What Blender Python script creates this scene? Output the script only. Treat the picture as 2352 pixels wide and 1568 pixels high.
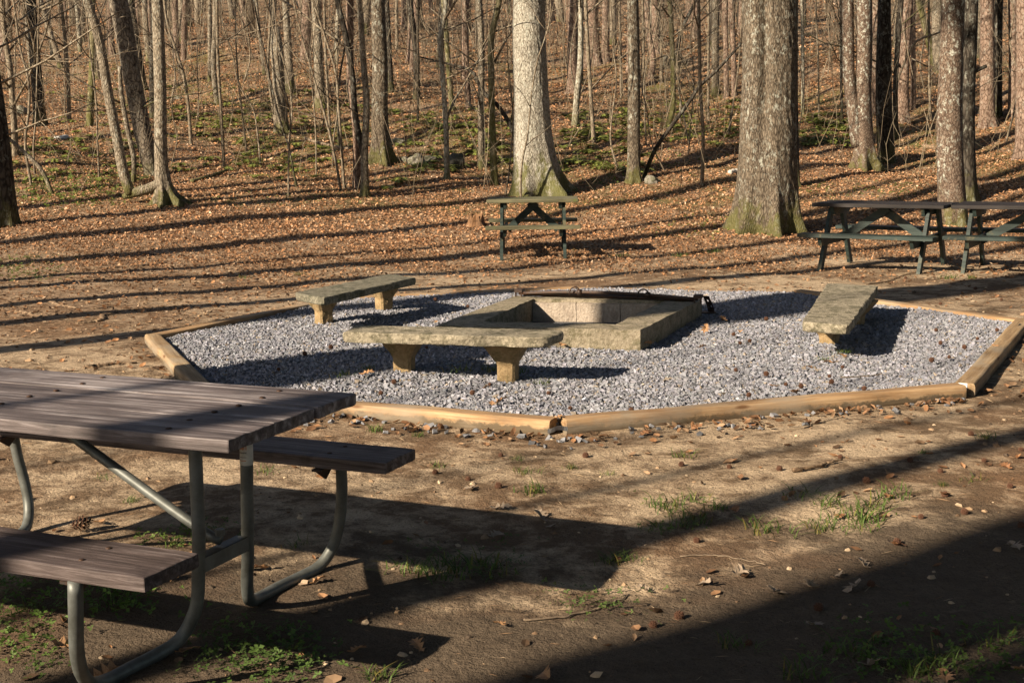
import bpy, bmesh, math, random
import numpy as np
from mathutils import Vector, Matrix, noise as mnoise

rng = np.random.default_rng(7)
random.seed(7)
S = bpy.context.scene
for o in list(bpy.data.objects):
    bpy.data.objects.remove(o)
COL = S.collection

# ------------------------------------------------------------------ camera
FPX, CH, PITCH, ROLL = 3181.5, 1.619, 0.1571, -0.0131
PW, PH = 2352.0, 1568.0
cp, sp = math.cos(PITCH), math.sin(PITCH)
cr, sr = math.cos(ROLL), math.sin(ROLL)
right0, up0, fwd = Vector((1, 0, 0)), Vector((0, sp, cp)), Vector((0, cp, -sp))
right = cr * right0 + sr * up0
up = -sr * right0 + cr * up0
cam_d = bpy.data.cameras.new('camera')
cam = bpy.data.objects.new('camera', cam_d)
COL.objects.link(cam)
M = Matrix((right, up, -fwd)).transposed().to_4x4()
M.translation = Vector((0, 0, CH))
cam.matrix_world = M
cam_d.sensor_width = 36.0
cam_d.lens = FPX / PW * 36.0
cam_d.clip_start = 0.05
cam_d.clip_end = 1000
S.camera = cam

# ------------------------------------------------------------------ light
SUN_AZ, SUN_EL = 52.0, 28.0          # azimuth the light travels towards (from +Y to +X), elevation
w = bpy.data.worlds.new('World')
S.world = w
w.use_nodes = True
nt = w.node_tree
sky = nt.nodes.new('ShaderNodeTexSky')
sky.sky_type = 'NISHITA'
sky.sun_disc = False
sky.sun_elevation = math.radians(SUN_EL)
sky.sun_rotation = math.radians(SUN_AZ + 180)
bg = nt.nodes['Background']
bg.inputs[1].default_value = 0.05
nt.links.new(sky.outputs[0], bg.inputs[0])
sd = bpy.data.lights.new('sun', 'SUN')
sd.energy = 5.0
sd.angle = math.radians(0.53)
sd.color = (1.0, 0.85, 0.65)
sun = bpy.data.objects.new('sun', sd)
COL.objects.link(sun)
a, e = math.radians(SUN_AZ), math.radians(SUN_EL)
LDIR = Vector((math.sin(a) * math.cos(e), math.cos(a) * math.cos(e), -math.sin(e)))
sun.rotation_euler = LDIR.to_track_quat('-Z', 'Y').to_euler()
S.view_settings.view_transform = 'Standard'
S.view_settings.look = 'None'
S.view_settings.exposure = 1.1
S.view_settings.gamma = 1.0
S.cycles.use_denoising = True
S.cycles.max_bounces = 6
S.cycles.diffuse_bounces = 1


# ------------------------------------------------------------------ helpers
def ray(px, py):
    X, Y = px - PW / 2, py - PH / 2
    X, Y = cr * X + sr * Y, -sr * X + cr * Y
    vx, vz = X / FPX, -Y / FPX
    return np.array([vx, cp + vz * sp, -sp + vz * cp])


CAM = np.array([0, 0, CH])


def ground(px, py, z=0.0):
    r = ray(px, py)
    return CAM + r * (z - CH) / r[2]


def sstep(t):
    t = np.clip(t, 0, 1)
    return t * t * (3 - 2 * t)


def terr(x, y):
    x = np.asarray(x, float)
    y = np.asarray(y, float)
    z = -0.2 * sstep((y - 11) / 8)
    t = (y - (22.0 + 0.06 * x + 0.9 * np.sin(x * 0.33 + 1))) / 2.5
    z = z + 0.150 * 2.5 * np.logaddexp(0, np.clip(t, -40, 400))
    hm = sstep((y - 20) / 12)
    z = z + hm * (0.16 * np.sin(x * .41 + y * .23) + 0.12 * np.sin(x * .83 - y * .37 + 2) + 0.06 * np.sin(x * 1.7 + y * 1.3))
    m = 0.4 + 0.6 * sstep((np.hypot(x - .6, y - 10.2) - 3.6) / 2)
    z = z + m * (0.012 * np.sin(x * 1.9 + .7 * y) + 0.010 * np.sin(2.3 * y - 1.1 * x + 1) + .006 * np.sin(5.1 * x + 3.3 * y))
    # right bank behind the tables
    z = z + 0.035 * np.clip(x - 7, 0, 30) * sstep((y - 18) / 10)
    return z


def hit(px, py):
    r = ray(px, py)
    t = 3.0
    while t < 160:
        P = CAM + r * t
        if P[2] < terr(P[0], P[1]):
            lo, hi = t - max(.05, t * .01), t
            for _ in range(25):
                m = (lo + hi) / 2
                Q = CAM + r * m
                if Q[2] < terr(Q[0], Q[1]):
                    hi = m
                else:
                    lo = m
            return CAM + r * hi
        t += max(.05, t * .01)
    return CAM + r * 120


def link(o, parent=None):
    COL.objects.link(o)
    if parent is not None:
        o.parent = parent
    return o


def tag(o, label=None, cat=None, group=None, kind=None):
    if label: o['label'] = label
    if cat: o['category'] = cat
    if group: o['group'] = group
    if kind: o['kind'] = kind
    return o


def empty(name, loc, rz=0.0):
    o = bpy.data.objects.new(name, None)
    o.location = loc
    o.rotation_euler = (0, 0, rz)
    o.empty_display_size = .1
    return link(o)


def npmesh(name, V, F, mat, cols=None, smooth=True):
    """V (n,3), F list/array of faces (uniform width array or list of arrays)"""
    me = bpy.data.meshes.new(name)
    Fs = F if isinstance(F, list) else [F]
    Fs = [np.asarray(f, np.int32) for f in Fs if len(f)]
    nl = sum(f.size for f in Fs)
    npoly = sum(len(f) for f in Fs)
    me.vertices.add(len(V))
    me.vertices.foreach_set('co', np.asarray(V, np.float32).ravel())
    me.loops.add(nl)
    me.loops.foreach_set('vertex_index', np.concatenate([f.ravel() for f in Fs]))
    me.polygons.add(npoly)
    tot = np.concatenate([np.full(len(f), f.shape[1], np.int32) for f in Fs])
    st = np.concatenate([[0], np.cumsum(tot)[:-1]]).astype(np.int32)
    me.polygons.foreach_set('loop_start', st)
    me.polygons.foreach_set('loop_total', tot)
    me.polygons.foreach_set('use_smooth', np.full(npoly, smooth))
    if cols is not None:
        at = me.attributes.new('Col', 'FLOAT_COLOR', 'POINT')
        c4 = np.ones((len(V), 4), np.float32)
        c4[:, :3] = cols
        at.data.foreach_set('color', c4.ravel())
    me.update()
    me.validate()
    if mat: me.materials.append(mat)
    return me


def mobj(name, me, parent=None, loc=None, rot=None, scale=None):
    o = bpy.data.objects.new(name, me)
    if loc is not None: o.location = loc
    if rot is not None: o.rotation_euler = rot
    if scale is not None: o.scale = scale if hasattr(scale, '__len__') else (scale,) * 3
    return link(o, parent)


def bobj(name, bm, mat, parent=None, loc=None, rot=None, smooth=False):
    me = bpy.data.meshes.new(name)
    bmesh.ops.recalc_face_normals(bm, faces=bm.faces)
    bm.to_mesh(me)
    bm.free()
    me.materials.append(mat)
    if smooth:
        for p in me.polygons: p.use_smooth = True
    return mobj(name, me, parent, loc, rot)


def tube(P, R, seg=8, cap=True, prof=None):
    """sweep; prof(theta array, i)->radius multiplier"""
    P = np.asarray(P, float)
    n = len(P)
    R = np.broadcast_to(np.asarray(R, float), (n,))
    T = np.gradient(P, axis=0) if n > 2 else np.repeat((P[1] - P[0])[None], 2, 0)
    T /= np.linalg.norm(T, axis=1)[:, None] + 1e-12
    ref = np.array([1.0, 0, 0]) if abs(T[0][0]) < .9 else np.array([0, 1.0, 0])
    th = np.arange(seg) * 2 * np.pi / seg
    V = np.zeros((n, seg, 3))
    u = ref - T[0] * ref.dot(T[0])
    for i in range(n):
        u = u - T[i] * u.dot(T[i])
        u /= np.linalg.norm(u) + 1e-12
        v = np.cross(T[i], u)
        r = R[i] * (prof(th, i) if prof else np.ones(seg))
        V[i] = P[i] + r[:, None] * (np.cos(th)[:, None] * u + np.sin(th)[:, None] * v)
    idx = np.arange(n * seg).reshape(n, seg)
    nx = np.roll(idx, -1, 1)
    F = np.stack([idx[:-1], nx[:-1], nx[1:], idx[1:]], -1).reshape(-1, 4)
    V = V.reshape(-1, 3)
    if cap:
        V = np.vstack([V, P[0], P[-1]])
        c0, c1 = len(V) - 2, len(V) - 1
        t0 = np.stack([nx[0], idx[0], np.full(seg, c0), np.full(seg, c0)], -1)[:, :3]
        t1 = np.stack([idx[-1], nx[-1], np.full(seg, c1)], -1)
        return V, F, np.vstack([t0, t1])
    return V, F, np.zeros((0, 3), int)


class MB:
    """collects quads and tris for one mesh"""
    def __init__(s): s.V, s.Q, s.T, s.C, s.n = [], [], [], [], 0

    def add(s, V, Q=None, T=None, col=None):
        V = np.asarray(V, float)
        s.V.append(V)
        if Q is not None and len(Q): s.Q.append(np.asarray(Q) + s.n)
        if T is not None and len(T): s.T.append(np.asarray(T) + s.n)
        if col is not None: s.C.append(np.broadcast_to(np.asarray(col, float), (len(V), 3)))
        s.n += len(V)

    def tube(s, P, R, seg=8, prof=None, col=None):
        V, F, T = tube(P, R, seg, True, prof)
        s.add(V, F, T, col)

    def mesh(s, name, mat, smooth=True):
        F = []
        if s.Q: F.append(np.vstack(s.Q))
        if s.T: F.append(np.vstack(s.T))
        return npmesh(name, np.vstack(s.V), F, mat, np.vstack(s.C) if s.C else None, smooth)


def smooth_path(pts, n):
    """Catmull-Rom through pts (k,m) resampled to n"""
    pts = np.asarray(pts, float)
    if len(pts) < 3:
        t = np.linspace(0, 1, n)[:, None]
        return pts[0] * (1 - t) + pts[-1] * t
    d = np.r_[0, np.cumsum(np.linalg.norm(np.diff(pts[:, :3], axis=0), axis=1))]
    m = np.gradient(pts, d, axis=0)
    q = np.linspace(0, d[-1], n)
    i = np.clip(np.searchsorted(d, q) - 1, 0, len(d) - 2)
    hh = (d[i + 1] - d[i])
    t = ((q - d[i]) / hh)[:, None]
    hh = hh[:, None]
    return ((2 * t**3 - 3 * t**2 + 1) * pts[i] + (t**3 - 2 * t**2 + t) * hh * m[i]
            + (-2 * t**3 + 3 * t**2) * pts[i + 1] + (t**3 - t**2) * hh * m[i + 1])


# ------------------------------------------------------------------ materials
def newmat(name, rough=.85, spec=.3):
    m = bpy.data.materials.new(name)
    m.use_nodes = True
    b = m.node_tree.nodes['Principled BSDF']
    b.inputs['Roughness'].default_value = rough
    b.inputs['Specular IOR Level'].default_value = spec
    return m, m.node_tree, b


def N(nt, t, **kw):
    n = nt.nodes.new(t)
    for k, v in kw.items():
        if k.startswith('i_'):
            n.inputs[k[2:].replace('_', ' ')].default_value = v
        else:
            setattr(n, k, v)
    return n


def coords(nt, scale=(1, 1, 1), which='Object', rot=(0, 0, 0)):
    tc = N(nt, 'ShaderNodeTexCoord')
    mp = N(nt, 'ShaderNodeMapping')
    mp.inputs['Scale'].default_value = scale
    mp.inputs['Rotation'].default_value = rot
    nt.links.new(tc.outputs[which], mp.inputs[0])
    return mp.outputs[0]


def noise(nt, co, scale, detail=6, rough=.6, dist=0.0):
    n = N(nt, 'ShaderNodeTexNoise')
    n.inputs['Scale'].default_value = scale
    n.inputs['Detail'].default_value = detail
    n.inputs['Roughness'].default_value = rough
    n.inputs['Distortion'].default_value = dist
    nt.links.new(co, n.inputs['Vector'])
    return n.outputs['Fac']


def ramp(nt, fac, stops, interp='LINEAR'):
    r = N(nt, 'ShaderNodeValToRGB')
    r.color_ramp.interpolation = interp
    el = r.color_ramp.elements
    while len(el) < len(stops): el.new(.5)
    for x, (p, c) in zip(el, stops):
        x.position = p
        x.color = (*c, 1) if hasattr(c, '__len__') else (c, c, c, 1)
    nt.links.new(fac, r.inputs[0])
    return r.outputs[0]


def mix(nt, fac, A, B, mode='MIX'):
    m = N(nt, 'ShaderNodeMix', data_type='RGBA', blend_type=mode)
    for k, v in ((0, fac), (6, A), (7, B)):
        if isinstance(v, (int, float)):
            m.inputs[k].default_value = v
        elif isinstance(v, tuple):
            m.inputs[k].default_value = (*v, 1)
        else:
            nt.links.new(v, m.inputs[k])
    return m.outputs[2]


def math_(nt, op, A, B=None, C=None):
    m = N(nt, 'ShaderNodeMath', operation=op)
    for k, v in enumerate((A, B, C)):
        if v is None: continue
        if isinstance(v, (int, float)): m.inputs[k].default_value = v
        else: nt.links.new(v, m.inputs[k])
    return m.outputs[0]


def bump(nt, b, hgt, strength=.5, dist=.02):
    n = N(nt, 'ShaderNodeBump')
    n.inputs['Strength'].default_value = strength
    n.inputs['Distance'].default_value = dist
    nt.links.new(hgt, n.inputs['Height'])
    nt.links.new(n.outputs[0], b.inputs['Normal'])


def bark(name, dark, mid, light, moss=.0, lichen=0., ridge=(16, 16, 5), bd=.02, plates=False, moss_h=1.0):
    m, nt, b = newmat(name, .9, .12)
    co = coords(nt, ridge)
    # wobble the coordinates so that ridges fork and break
    wn = N(nt, 'ShaderNodeTexNoise')
    wn.inputs['Scale'].default_value = .55
    wn.inputs['Detail'].default_value = 2
    nt.links.new(co, wn.inputs['Vector'])
    va = N(nt, 'ShaderNodeVectorMath', operation='MULTIPLY_ADD')
    nt.links.new(wn.outputs['Color'], va.inputs[0])
    va.inputs[1].default_value = (1.6, 1.6, 1.6)
    nt.links.new(co, va.inputs[2])
    cw = va.outputs[0]
    n1 = noise(nt, cw, 1.0, 6, .72, .2)
    v = N(nt, 'ShaderNodeTexVoronoi', feature='DISTANCE_TO_EDGE')
    v.inputs['Scale'].default_value = .8 if plates else .95
    nt.links.new(cw, v.inputs['Vector'])
    vv = ramp(nt, v.outputs['Distance'], [(0, 0.0), (.2 if plates else .24, 1.0)])
    hgt = math_(nt, 'MULTIPLY_ADD', vv, .34, math_(nt, 'MULTIPLY', n1, .95))
    c = ramp(nt, hgt, [(.40, dark), (.62, mid), (.98, light)])
    co2 = coords(nt, (1, 1, .7))
    n2 = noise(nt, co2, 4.5, 5, .7)
    c = mix(nt, ramp(nt, n2, [(.38, .65), (.58, 0.)]), c, mix(nt, .55, c, dark))
    if lichen:
        n3 = noise(nt, co2, 16, 5, .75)
        n4 = noise(nt, co2, 2.6, 4, .6)
        f = math_(nt, 'MULTIPLY', ramp(nt, n3, [(.53, 0.), (.60, 1.)]), ramp(nt, n4, [(.42, 0.05), (.58, 1.)]))
        c = mix(nt, math_(nt, 'MULTIPLY', f, lichen), c, (.46, .47, .40))
    if moss:
        tc = N(nt, 'ShaderNodeTexCoord')
        sx = N(nt, 'ShaderNodeSeparateXYZ')
        nt.links.new(tc.outputs['Object'], sx.inputs[0])
        hz = math_(nt, 'MULTIPLY_ADD', sx.outputs[2], -1.0 / moss_h, 1.0)
        n5 = noise(nt, coords(nt, (1, 1, .5)), 4, 6, .75)
        f = math_(nt, 'ADD', hz, math_(nt, 'MULTIPLY_ADD', n5, 3.6, -1.95))
        f = ramp(nt, f, [(.3, 0.), (.7, 1.)])
        c = mix(nt, math_(nt, 'MULTIPLY', f, moss), c, mix(nt, n1, (.035, .04, .010), (.17, .16, .05)))
    nt.links.new(c, b.inputs['Base Color'])
    n6 = noise(nt, coords(nt, (40, 40, 20)), 1.0, 4, .6)
    bump(nt, b, math_(nt, 'MULTIPLY_ADD', n6, .2, hgt), 1.0, bd)
    return m


MB_OAK = bark('oak_bark', (.045, .036, .028), (.22, .18, .13), (.42, .36, .28), moss=.8, lichen=.5, moss_h=.7, ridge=(34, 34, 12))
MB_PALE = bark('pale_bark', (.07, .058, .045), (.31, .28, .225), (.56, .53, .46), moss=.9, lichen=.6, ridge=(40, 40, 15), bd=.018, moss_h=1.1)
MB_RIDGE = bark('ridged_bark', (.028, .022, .017), (.115, .09, .064), (.27, .22, .165), moss=.75, lichen=.6, ridge=(40, 40, 12), bd=.018, moss_h=.75)
MB_DARK = bark('dark_bark', (.012, .010, .008), (.045, .037, .029), (.10, .085, .068), moss=.4, lichen=.35)
MB_PLATE = bark('plated_bark', (.03, .024, .02), (.16, .13, .10), (.33, .28, .215), moss=.3, lichen=.3, ridge=(20, 20, 11), plates=True)
MB_PINE = bark('pine_bark', (.045, .028, .02), (.18, .12, .088), (.34, .25, .195), lichen=.35, ridge=(22, 22, 11), bd=.012, plates=True)
MB_RED = bark('red_brown_bark', (.035, .024, .018), (.13, .09, .066), (.25, .195, .15), moss=.7, lichen=.95, ridge=(30, 30, 18), bd=.010, moss_h=.7)
MB_LICH = bark('lichen_bark', (.09, .075, .055), (.26, .23, .175), (.48, .46, .39), moss=.6, lichen=1., ridge=(22, 22, 9), bd=.01)
MB_MOSS = bark('mossy_bark', (.06, .05, .025), (.19, .165, .09), (.34, .30, .20), moss=.8, lichen=.4, ridge=(22, 22, 8), bd=.012, moss_h=3.5)
MB_SAP = bark('sapling_bark', (.06, .045, .032), (.19, .15, .105), (.36, .30, .22), lichen=.3, ridge=(30, 30, 9), bd=.006)
KM = dict(oak=MB_OAK, pale=MB_PALE, ridge=MB_RIDGE, dark=MB_DARK, plate=MB_PLATE, pine=MB_PINE, red=MB_RED, lich=MB_LICH, moss=MB_MOSS, sap=MB_SAP)


def colmat(name, rough=.8, spec=.25, bumpscale=None, trans=0.):
    m, nt, b = newmat(name, rough, spec)
    at = N(nt, 'ShaderNodeAttribute', attribute_name='Col')
    c = at.outputs['Color']
    if bumpscale:
        n = noise(nt, coords(nt, (1, 1, 1)), bumpscale, 3, .6)
        c = mix(nt, n, mix(nt, .45, c, (0.02, .02, .02)), c)
        bump(nt, b, n, .4, .004)
    nt.links.new(c, b.inputs['Base Color'])
    if trans:
        tr = N(nt, 'ShaderNodeBsdfTranslucent')
        nt.links.new(c, tr.inputs[0])
        ms = N(nt, 'ShaderNodeMixShader')
        ms.inputs[0].default_value = trans
        nt.links.new(b.outputs[0], ms.inputs[1])
        nt.links.new(tr.outputs[0], ms.inputs[2])
        nt.links.new(ms.outputs[0], nt.nodes['Material Output'].inputs[0])
    return m


M_LEAF = colmat('dry_leaf', .75, .2, None, .2)
M_GREEN = colmat('green_leaf', .6, .3, None, .3)
M_STONE = colmat('crushed_stone', .8, .3, 60)
M_STRAW = colmat('straw', .8, .2)


def wood(name, cols, axis=0, sc=1.0, gloss=.75, stripes=9, knots=True, bstr=.5, dirt=False):
    m, nt, b = newmat(name, gloss, .25)
    s = [26 * sc] * 3
    s[axis] = 1.1 * sc
    co = coords(nt, tuple(s))
    n1 = noise(nt, co, 1.0, 7, .7, .5)
    s2 = [5 * sc] * 3
    s2[axis] = .5 * sc
    n2 = noise(nt, coords(nt, tuple(s2)), 1.0, 4, .6, 1.5)
    c = ramp(nt, math_(nt, 'MULTIPLY_ADD', n1, .55, math_(nt, 'MULTIPLY', n2, .45)), [(.34, cols[0]), (.5, cols[1]), (.66, cols[2])])
    n3 = noise(nt, coords(nt, (1, 1, 1)), 3.0, 4, .6)
    c = mix(nt, ramp(nt, n3, [(.4, 0.), (.7, .5)]), c, cols[0])
    if len(cols) > 3:
        n4 = noise(nt, coords(nt, (1, 1, 1)), 4.5, 5, .65)
        c = mix(nt, ramp(nt, n4, [(.55, 0.), (.68, .8)]), c, cols[3])
    if dirt:
        tc = N(nt, 'ShaderNodeTexCoord')
        sx = N(nt, 'ShaderNodeSeparateXYZ')
        nt.links.new(tc.outputs['Object'], sx.inputs[0])
        n5 = noise(nt, coords(nt), 16, 5, .7)
        f = math_(nt, 'ADD', math_(nt, 'MULTIPLY', sx.outputs[2], -22.), math_(nt, 'MULTIPLY', n5, 2.4))
        c = mix(nt, ramp(nt, f, [(.35, 0.), (.7, .9)]), c, (.11, .085, .055))
        n6 = noise(nt, coords(nt, (.7, 2, 2)), 3.5, 5, .6)
        c = mix(nt, ramp(nt, n6, [(.5, 0.), (.66, .6)]), c, (.30, .25, .19))
        vk = N(nt, 'ShaderNodeTexVoronoi')
        vk.inputs['Scale'].default_value = 1.0
        nt.links.new(coords(nt, (2.2, 9, 9)), vk.inputs['Vector'])
        c = mix(nt, ramp(nt, vk.outputs['Distance'], [(.06, .85), (.13, 0.)]), c, (.13, .06, .025))
    nt.links.new(c, b.inputs['Base Color'])
    bump(nt, b, n1, bstr, .006)
    return m


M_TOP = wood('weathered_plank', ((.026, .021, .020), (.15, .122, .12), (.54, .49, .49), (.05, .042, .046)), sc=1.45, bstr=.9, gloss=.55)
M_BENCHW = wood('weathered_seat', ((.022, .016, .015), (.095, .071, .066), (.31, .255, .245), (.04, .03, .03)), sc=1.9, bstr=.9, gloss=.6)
M_TIMBER = wood('landscape_timber', ((.17, .095, .045), (.35, .22, .115), (.54, .39, .235), (.23, .17, .11)), gloss=.8, bstr=.8, sc=2.2, dirt=True)
M_TIMBER2 = wood('weathered_timber', ((.15, .095, .05), (.31, .21, .115), (.48, .36, .22)), gloss=.85, bstr=.8, sc=2.2, dirt=True)
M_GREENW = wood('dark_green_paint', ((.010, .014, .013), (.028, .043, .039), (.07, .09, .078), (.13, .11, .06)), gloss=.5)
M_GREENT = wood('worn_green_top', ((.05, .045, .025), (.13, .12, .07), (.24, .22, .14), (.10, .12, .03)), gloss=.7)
M_DARKTOP = wood('dark_brown_top', ((.008, .007, .007), (.022, .018, .017), (.05, .042, .04)), gloss=.6)


def simple(name, c, rough=.6, metal=0., n=0., scale=20, c2=None, spec=.4):
    m, nt, b = newmat(name, rough, spec)
    b.inputs['Metallic'].default_value = metal
    f = noise(nt, coords(nt), scale, 5, .65)
    nt.links.new(mix(nt, ramp(nt, f, [(.35, 0.), (.65, 1.)]), c, c2 or tuple(x * .6 for x in c)), b.inputs['Base Color'])
    if n: bump(nt, b, f, n, .004)
    return m


M_PIPE = simple('galvanised_pipe', (.15, .158, .148), .5, .35, .15, 14, (.085, .088, .078))
M_IRON = simple('black_iron', (.035, .028, .025), .55, .3, .3, 40, (.07, .035, .02))
M_ZINC = simple('zinc_strap', (.5, .52, .55), .35, .8)
M_STICK = simple('paper_sticker', (.6, .57, .5), .7)
M_STICKW = simple('white_sticker', (.78, .78, .78), .6)
M_INKO = simple('orange_ink', (.55, .16, .05), .7)
M_INKG = simple('grey_ink', (.12, .11, .11), .7)


def concrete(name, a, b_, stain, stainamt=.6, fine=48):
    m, nt, b = newmat(name, .92, .2)
    co = coords(nt)
    n1 = noise(nt, co, fine, 4, .7)
    n2 = noise(nt, co, 11, 7, .75, .4)
    n3 = noise(nt, co, 3.1, 5, .65)
    c = mix(nt, ramp(nt, n1, [(.3, 0.), (.7, 1.)]), a, b_)
    c = mix(nt, math_(nt, 'MULTIPLY', ramp(nt, n2, [(.47, 0.), (.60, 1.)]), stainamt), c, stain)
    c = mix(nt, ramp(nt, n3, [(.35, .0), (.7, .55)]), c, mix(nt, .5, c, (.05, .045, .03)))
    nt.links.new(c, b.inputs['Base Color'])
    bump(nt, b, math_(nt, 'MULTIPLY_ADD', n1, .8, n2), 1.0, .014)
    return m


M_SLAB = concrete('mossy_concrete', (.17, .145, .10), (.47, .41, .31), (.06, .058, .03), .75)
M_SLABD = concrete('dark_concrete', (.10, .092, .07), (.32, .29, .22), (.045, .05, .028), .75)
M_LEGC = concrete('tan_concrete', (.27, .18, .09), (.42, .30, .165), (.10, .095, .03), .6, 40)
M_PIT = concrete('pit_concrete', (.21, .17, .115), (.42, .36, .27), (.085, .08, .035), .65)
M_BRICK = concrete('fire_block', (.36, .29, .225), (.54, .46, .38), (.20, .15, .12), .35)
M_ASH = concrete('ash_floor', (.20, .16, .12), (.36, .30, .24), (.05, .04, .035), .6, 40)
M_ROCK = concrete('mossy_rock', (.14, .125, .10), (.33, .30, .25), (.07, .08, .028), .85, 30)
M_ROCKD = concrete('dark_rock', (.06, .055, .05), (.13, .12, .10), (.05, .06, .02), .7, 30)


# ground
def ground_mat():
    m, nt, b = newmat('forest_floor', .95, .12)
    co = coords(nt)
    at = N(nt, 'ShaderNodeAttribute', attribute_name='Col')
    sep = N(nt, 'ShaderNodeSeparateColor')
    nt.links.new(at.outputs['Color'], sep.inputs[0])
    litter, gravel, moss = sep.outputs[0], sep.outputs[1], sep.outputs[2]
    nA = noise(nt, co, .55, 6, .62, .3)
    nB = noise(nt, co, 2.6, 7, .68, .2)
    nC = noise(nt, co, 22, 6, .7)
    nD = noise(nt, co, 95, 3, .7)
    sand = mix(nt, nC, (.40, .295, .19), (.62, .475, .33))
    soil = mix(nt, nC, (.085, .055, .033), (.20, .132, .08))
    f = math_(nt, 'ADD', math_(nt, 'MULTIPLY', nA, .55), math_(nt, 'MULTIPLY', nB, .45))
    nE = noise(nt, co, 6, 7, .75, .5)
    f = math_(nt, 'ADD', f, math_(nt, 'MULTIPLY_ADD', nE, .5, -.25))
    c = mix(nt, ramp(nt, f, [(.43, 0.), (.55, .95)]), sand, soil)
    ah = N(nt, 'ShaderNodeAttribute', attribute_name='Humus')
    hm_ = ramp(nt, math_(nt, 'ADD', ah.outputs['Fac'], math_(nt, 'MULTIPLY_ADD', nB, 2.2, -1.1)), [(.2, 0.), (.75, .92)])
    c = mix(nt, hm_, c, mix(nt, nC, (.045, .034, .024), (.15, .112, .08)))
    red = mix(nt, ramp(nt, nA, [(.5, 0.), (.7, .35)]), c, (.30, .15, .075))
    c = mix(nt, ramp(nt, nD, [(.34, .75), (.46, 0.)]), red, (.07, .05, .035))
    v = N(nt, 'ShaderNodeTexVoronoi')
    v.inputs['Scale'].default_value = 24
    nt.links.new(co, v.inputs['Vector'])
    vs = N(nt, 'ShaderNodeSeparateColor')
    nt.links.new(v.outputs['Color'], vs.inputs[0])
    lv = ramp(nt, vs.outputs[0], [(0, (.075, .043, .025)), (.4, (.25, .145, .08)), (.75, (.38, .24, .145)), (1, (.52, .38, .26))])
    lv = mix(nt, ramp(nt, nC, [(.35, .7), (.55, 0.)]), lv, (.03, .02, .012))
    c = mix(nt, litter, c, lv)
    c = mix(nt, math_(nt, 'MULTIPLY', moss, ramp(nt, math_(nt, 'MULTIPLY_ADD', nA, .5, math_(nt, 'MULTIPLY', nB, .5)), [(.46, 0.), (.58, .85)])), c, mix(nt, nC, (.05, .055, .015), (.21, .20, .06)))
    c = mix(nt, gravel, c, mix(nt, nC, (.05, .05, .055), (.2, .2, .21)))
    nt.links.new(c, b.inputs['Base Color'])
    h = math_(nt, 'ADD', math_(nt, 'MULTIPLY', nC, .6), math_(nt, 'MULTIPLY', nB, .9))
    h = math_(nt, 'ADD', h, math_(nt, 'MULTIPLY', nD, .25))
    h = math_(nt, 'ADD', h, math_(nt, 'MULTIPLY', nE, .8))
    h = math_(nt, 'ADD', h, math_(nt, 'MULTIPLY', math_(nt, 'MULTIPLY', vs.outputs[1], litter), .5))
    bump(nt, b, h, 1.0, .04)
    return m


M_GROUND = ground_mat()

# ------------------------------------------------------------------ octagon of timbers (measured corners on the ground)
OCT = np.array([(-1.80, 8.05), (.23, 7.15), (2.64, 7.95), (3.95, 10.58), (2.63, 12.67), (.62, 13.25), (-1.51, 12.68), (-2.72, 10.36)])


def in_poly(x, y, P):
    r = np.zeros(x.shape, bool)
    for i in range(len(P)):
        x0, y0 = P[i]
        x1, y1 = P[(i + 1) % len(P)]
        c = ((y0 > y) != (y1 > y)) & (x < (x1 - x0) * (y - y0) / (y1 - y0 + 1e-12) + x0)
        r ^= c
    return r


def litter_density(x, y):
    """0..1 how leafy the ground is"""
    n = .5 + .25 * np.sin(x * 1.3 + .9 * y) + .25 * np.sin(2.1 * y - .8 * x + 1.7)
    base = sstep((y - 13.0 - .10 * np.abs(x) - 2.2 * n + .8 * np.sin(3.1 * x + y)) / 6.5)
    base = np.maximum(base, sstep((-x - 7.5) / 3) * sstep((y - 9) / 5))
    n2 = .5 + .5 * np.sin(x * 2.3 + 1.1 * y + 2 * np.sin(.7 * y)) * np.sin(1.9 * y - .6 * x)
    return np.clip(base * (.55 + .35 * n + .35 * n2), 0, 1)


# ------------------------------------------------------------------ terrain sheet
def build_ground():
    def axis(lo, f0, f1, hi, fine, grow):
        a = list(np.arange(f0, f1, fine))
        s = fine
        x = a[-1]
        while x < hi:
            s *= grow
            x += s
            a.append(x)
        s = fine
        x = f0
        b = []
        while x > lo:
            s *= grow
            x -= s
            b.append(x)
        return np.array(b[::-1] + a)
    xs = axis(-170, -9, 11, 170, .16, 1.10)
    ys = axis(-130, 2, 30, 220, .13, 1.06)
    X, Y = np.meshgrid(xs, ys)
    Z = terr(X, Y)
    V = np.stack([X, Y, Z], -1).reshape(-1, 3)
    x, y = V[:, 0], V[:, 1]
    cen = OCT.mean(0)
    ins = in_poly(x, y, cen + (OCT - cen) * .985)
    V[ins, 2] = .0
    ny, nx = X.shape
    idx = np.arange(nx * ny).reshape(ny, nx)
    F = np.stack([idx[:-1, :-1], idx[:-1, 1:], idx[1:, 1:], idx[1:, :-1]], -1).reshape(-1, 4)
    lit = np.maximum(litter_density(x, y), .55 * sstep((-x - .3) / 3.5) * sstep((y - 8.5) / 4))
    mossm = sstep((y - 21.5) / 3) * (1 - .7 * sstep((y - 44) / 12)) * (.65 + .35 * np.sin(x * .5 + y * .3))
    cols = np.stack([lit, ins.astype(float), mossm], -1)
    me = npmesh('ground', V, F, M_GROUND, cols)
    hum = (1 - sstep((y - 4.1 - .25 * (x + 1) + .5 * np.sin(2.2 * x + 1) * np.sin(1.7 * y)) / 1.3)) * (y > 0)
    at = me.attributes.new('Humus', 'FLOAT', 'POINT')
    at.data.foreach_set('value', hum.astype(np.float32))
    o = mobj('ground', me)
    tag(o, kind='structure')


build_ground()


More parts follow.
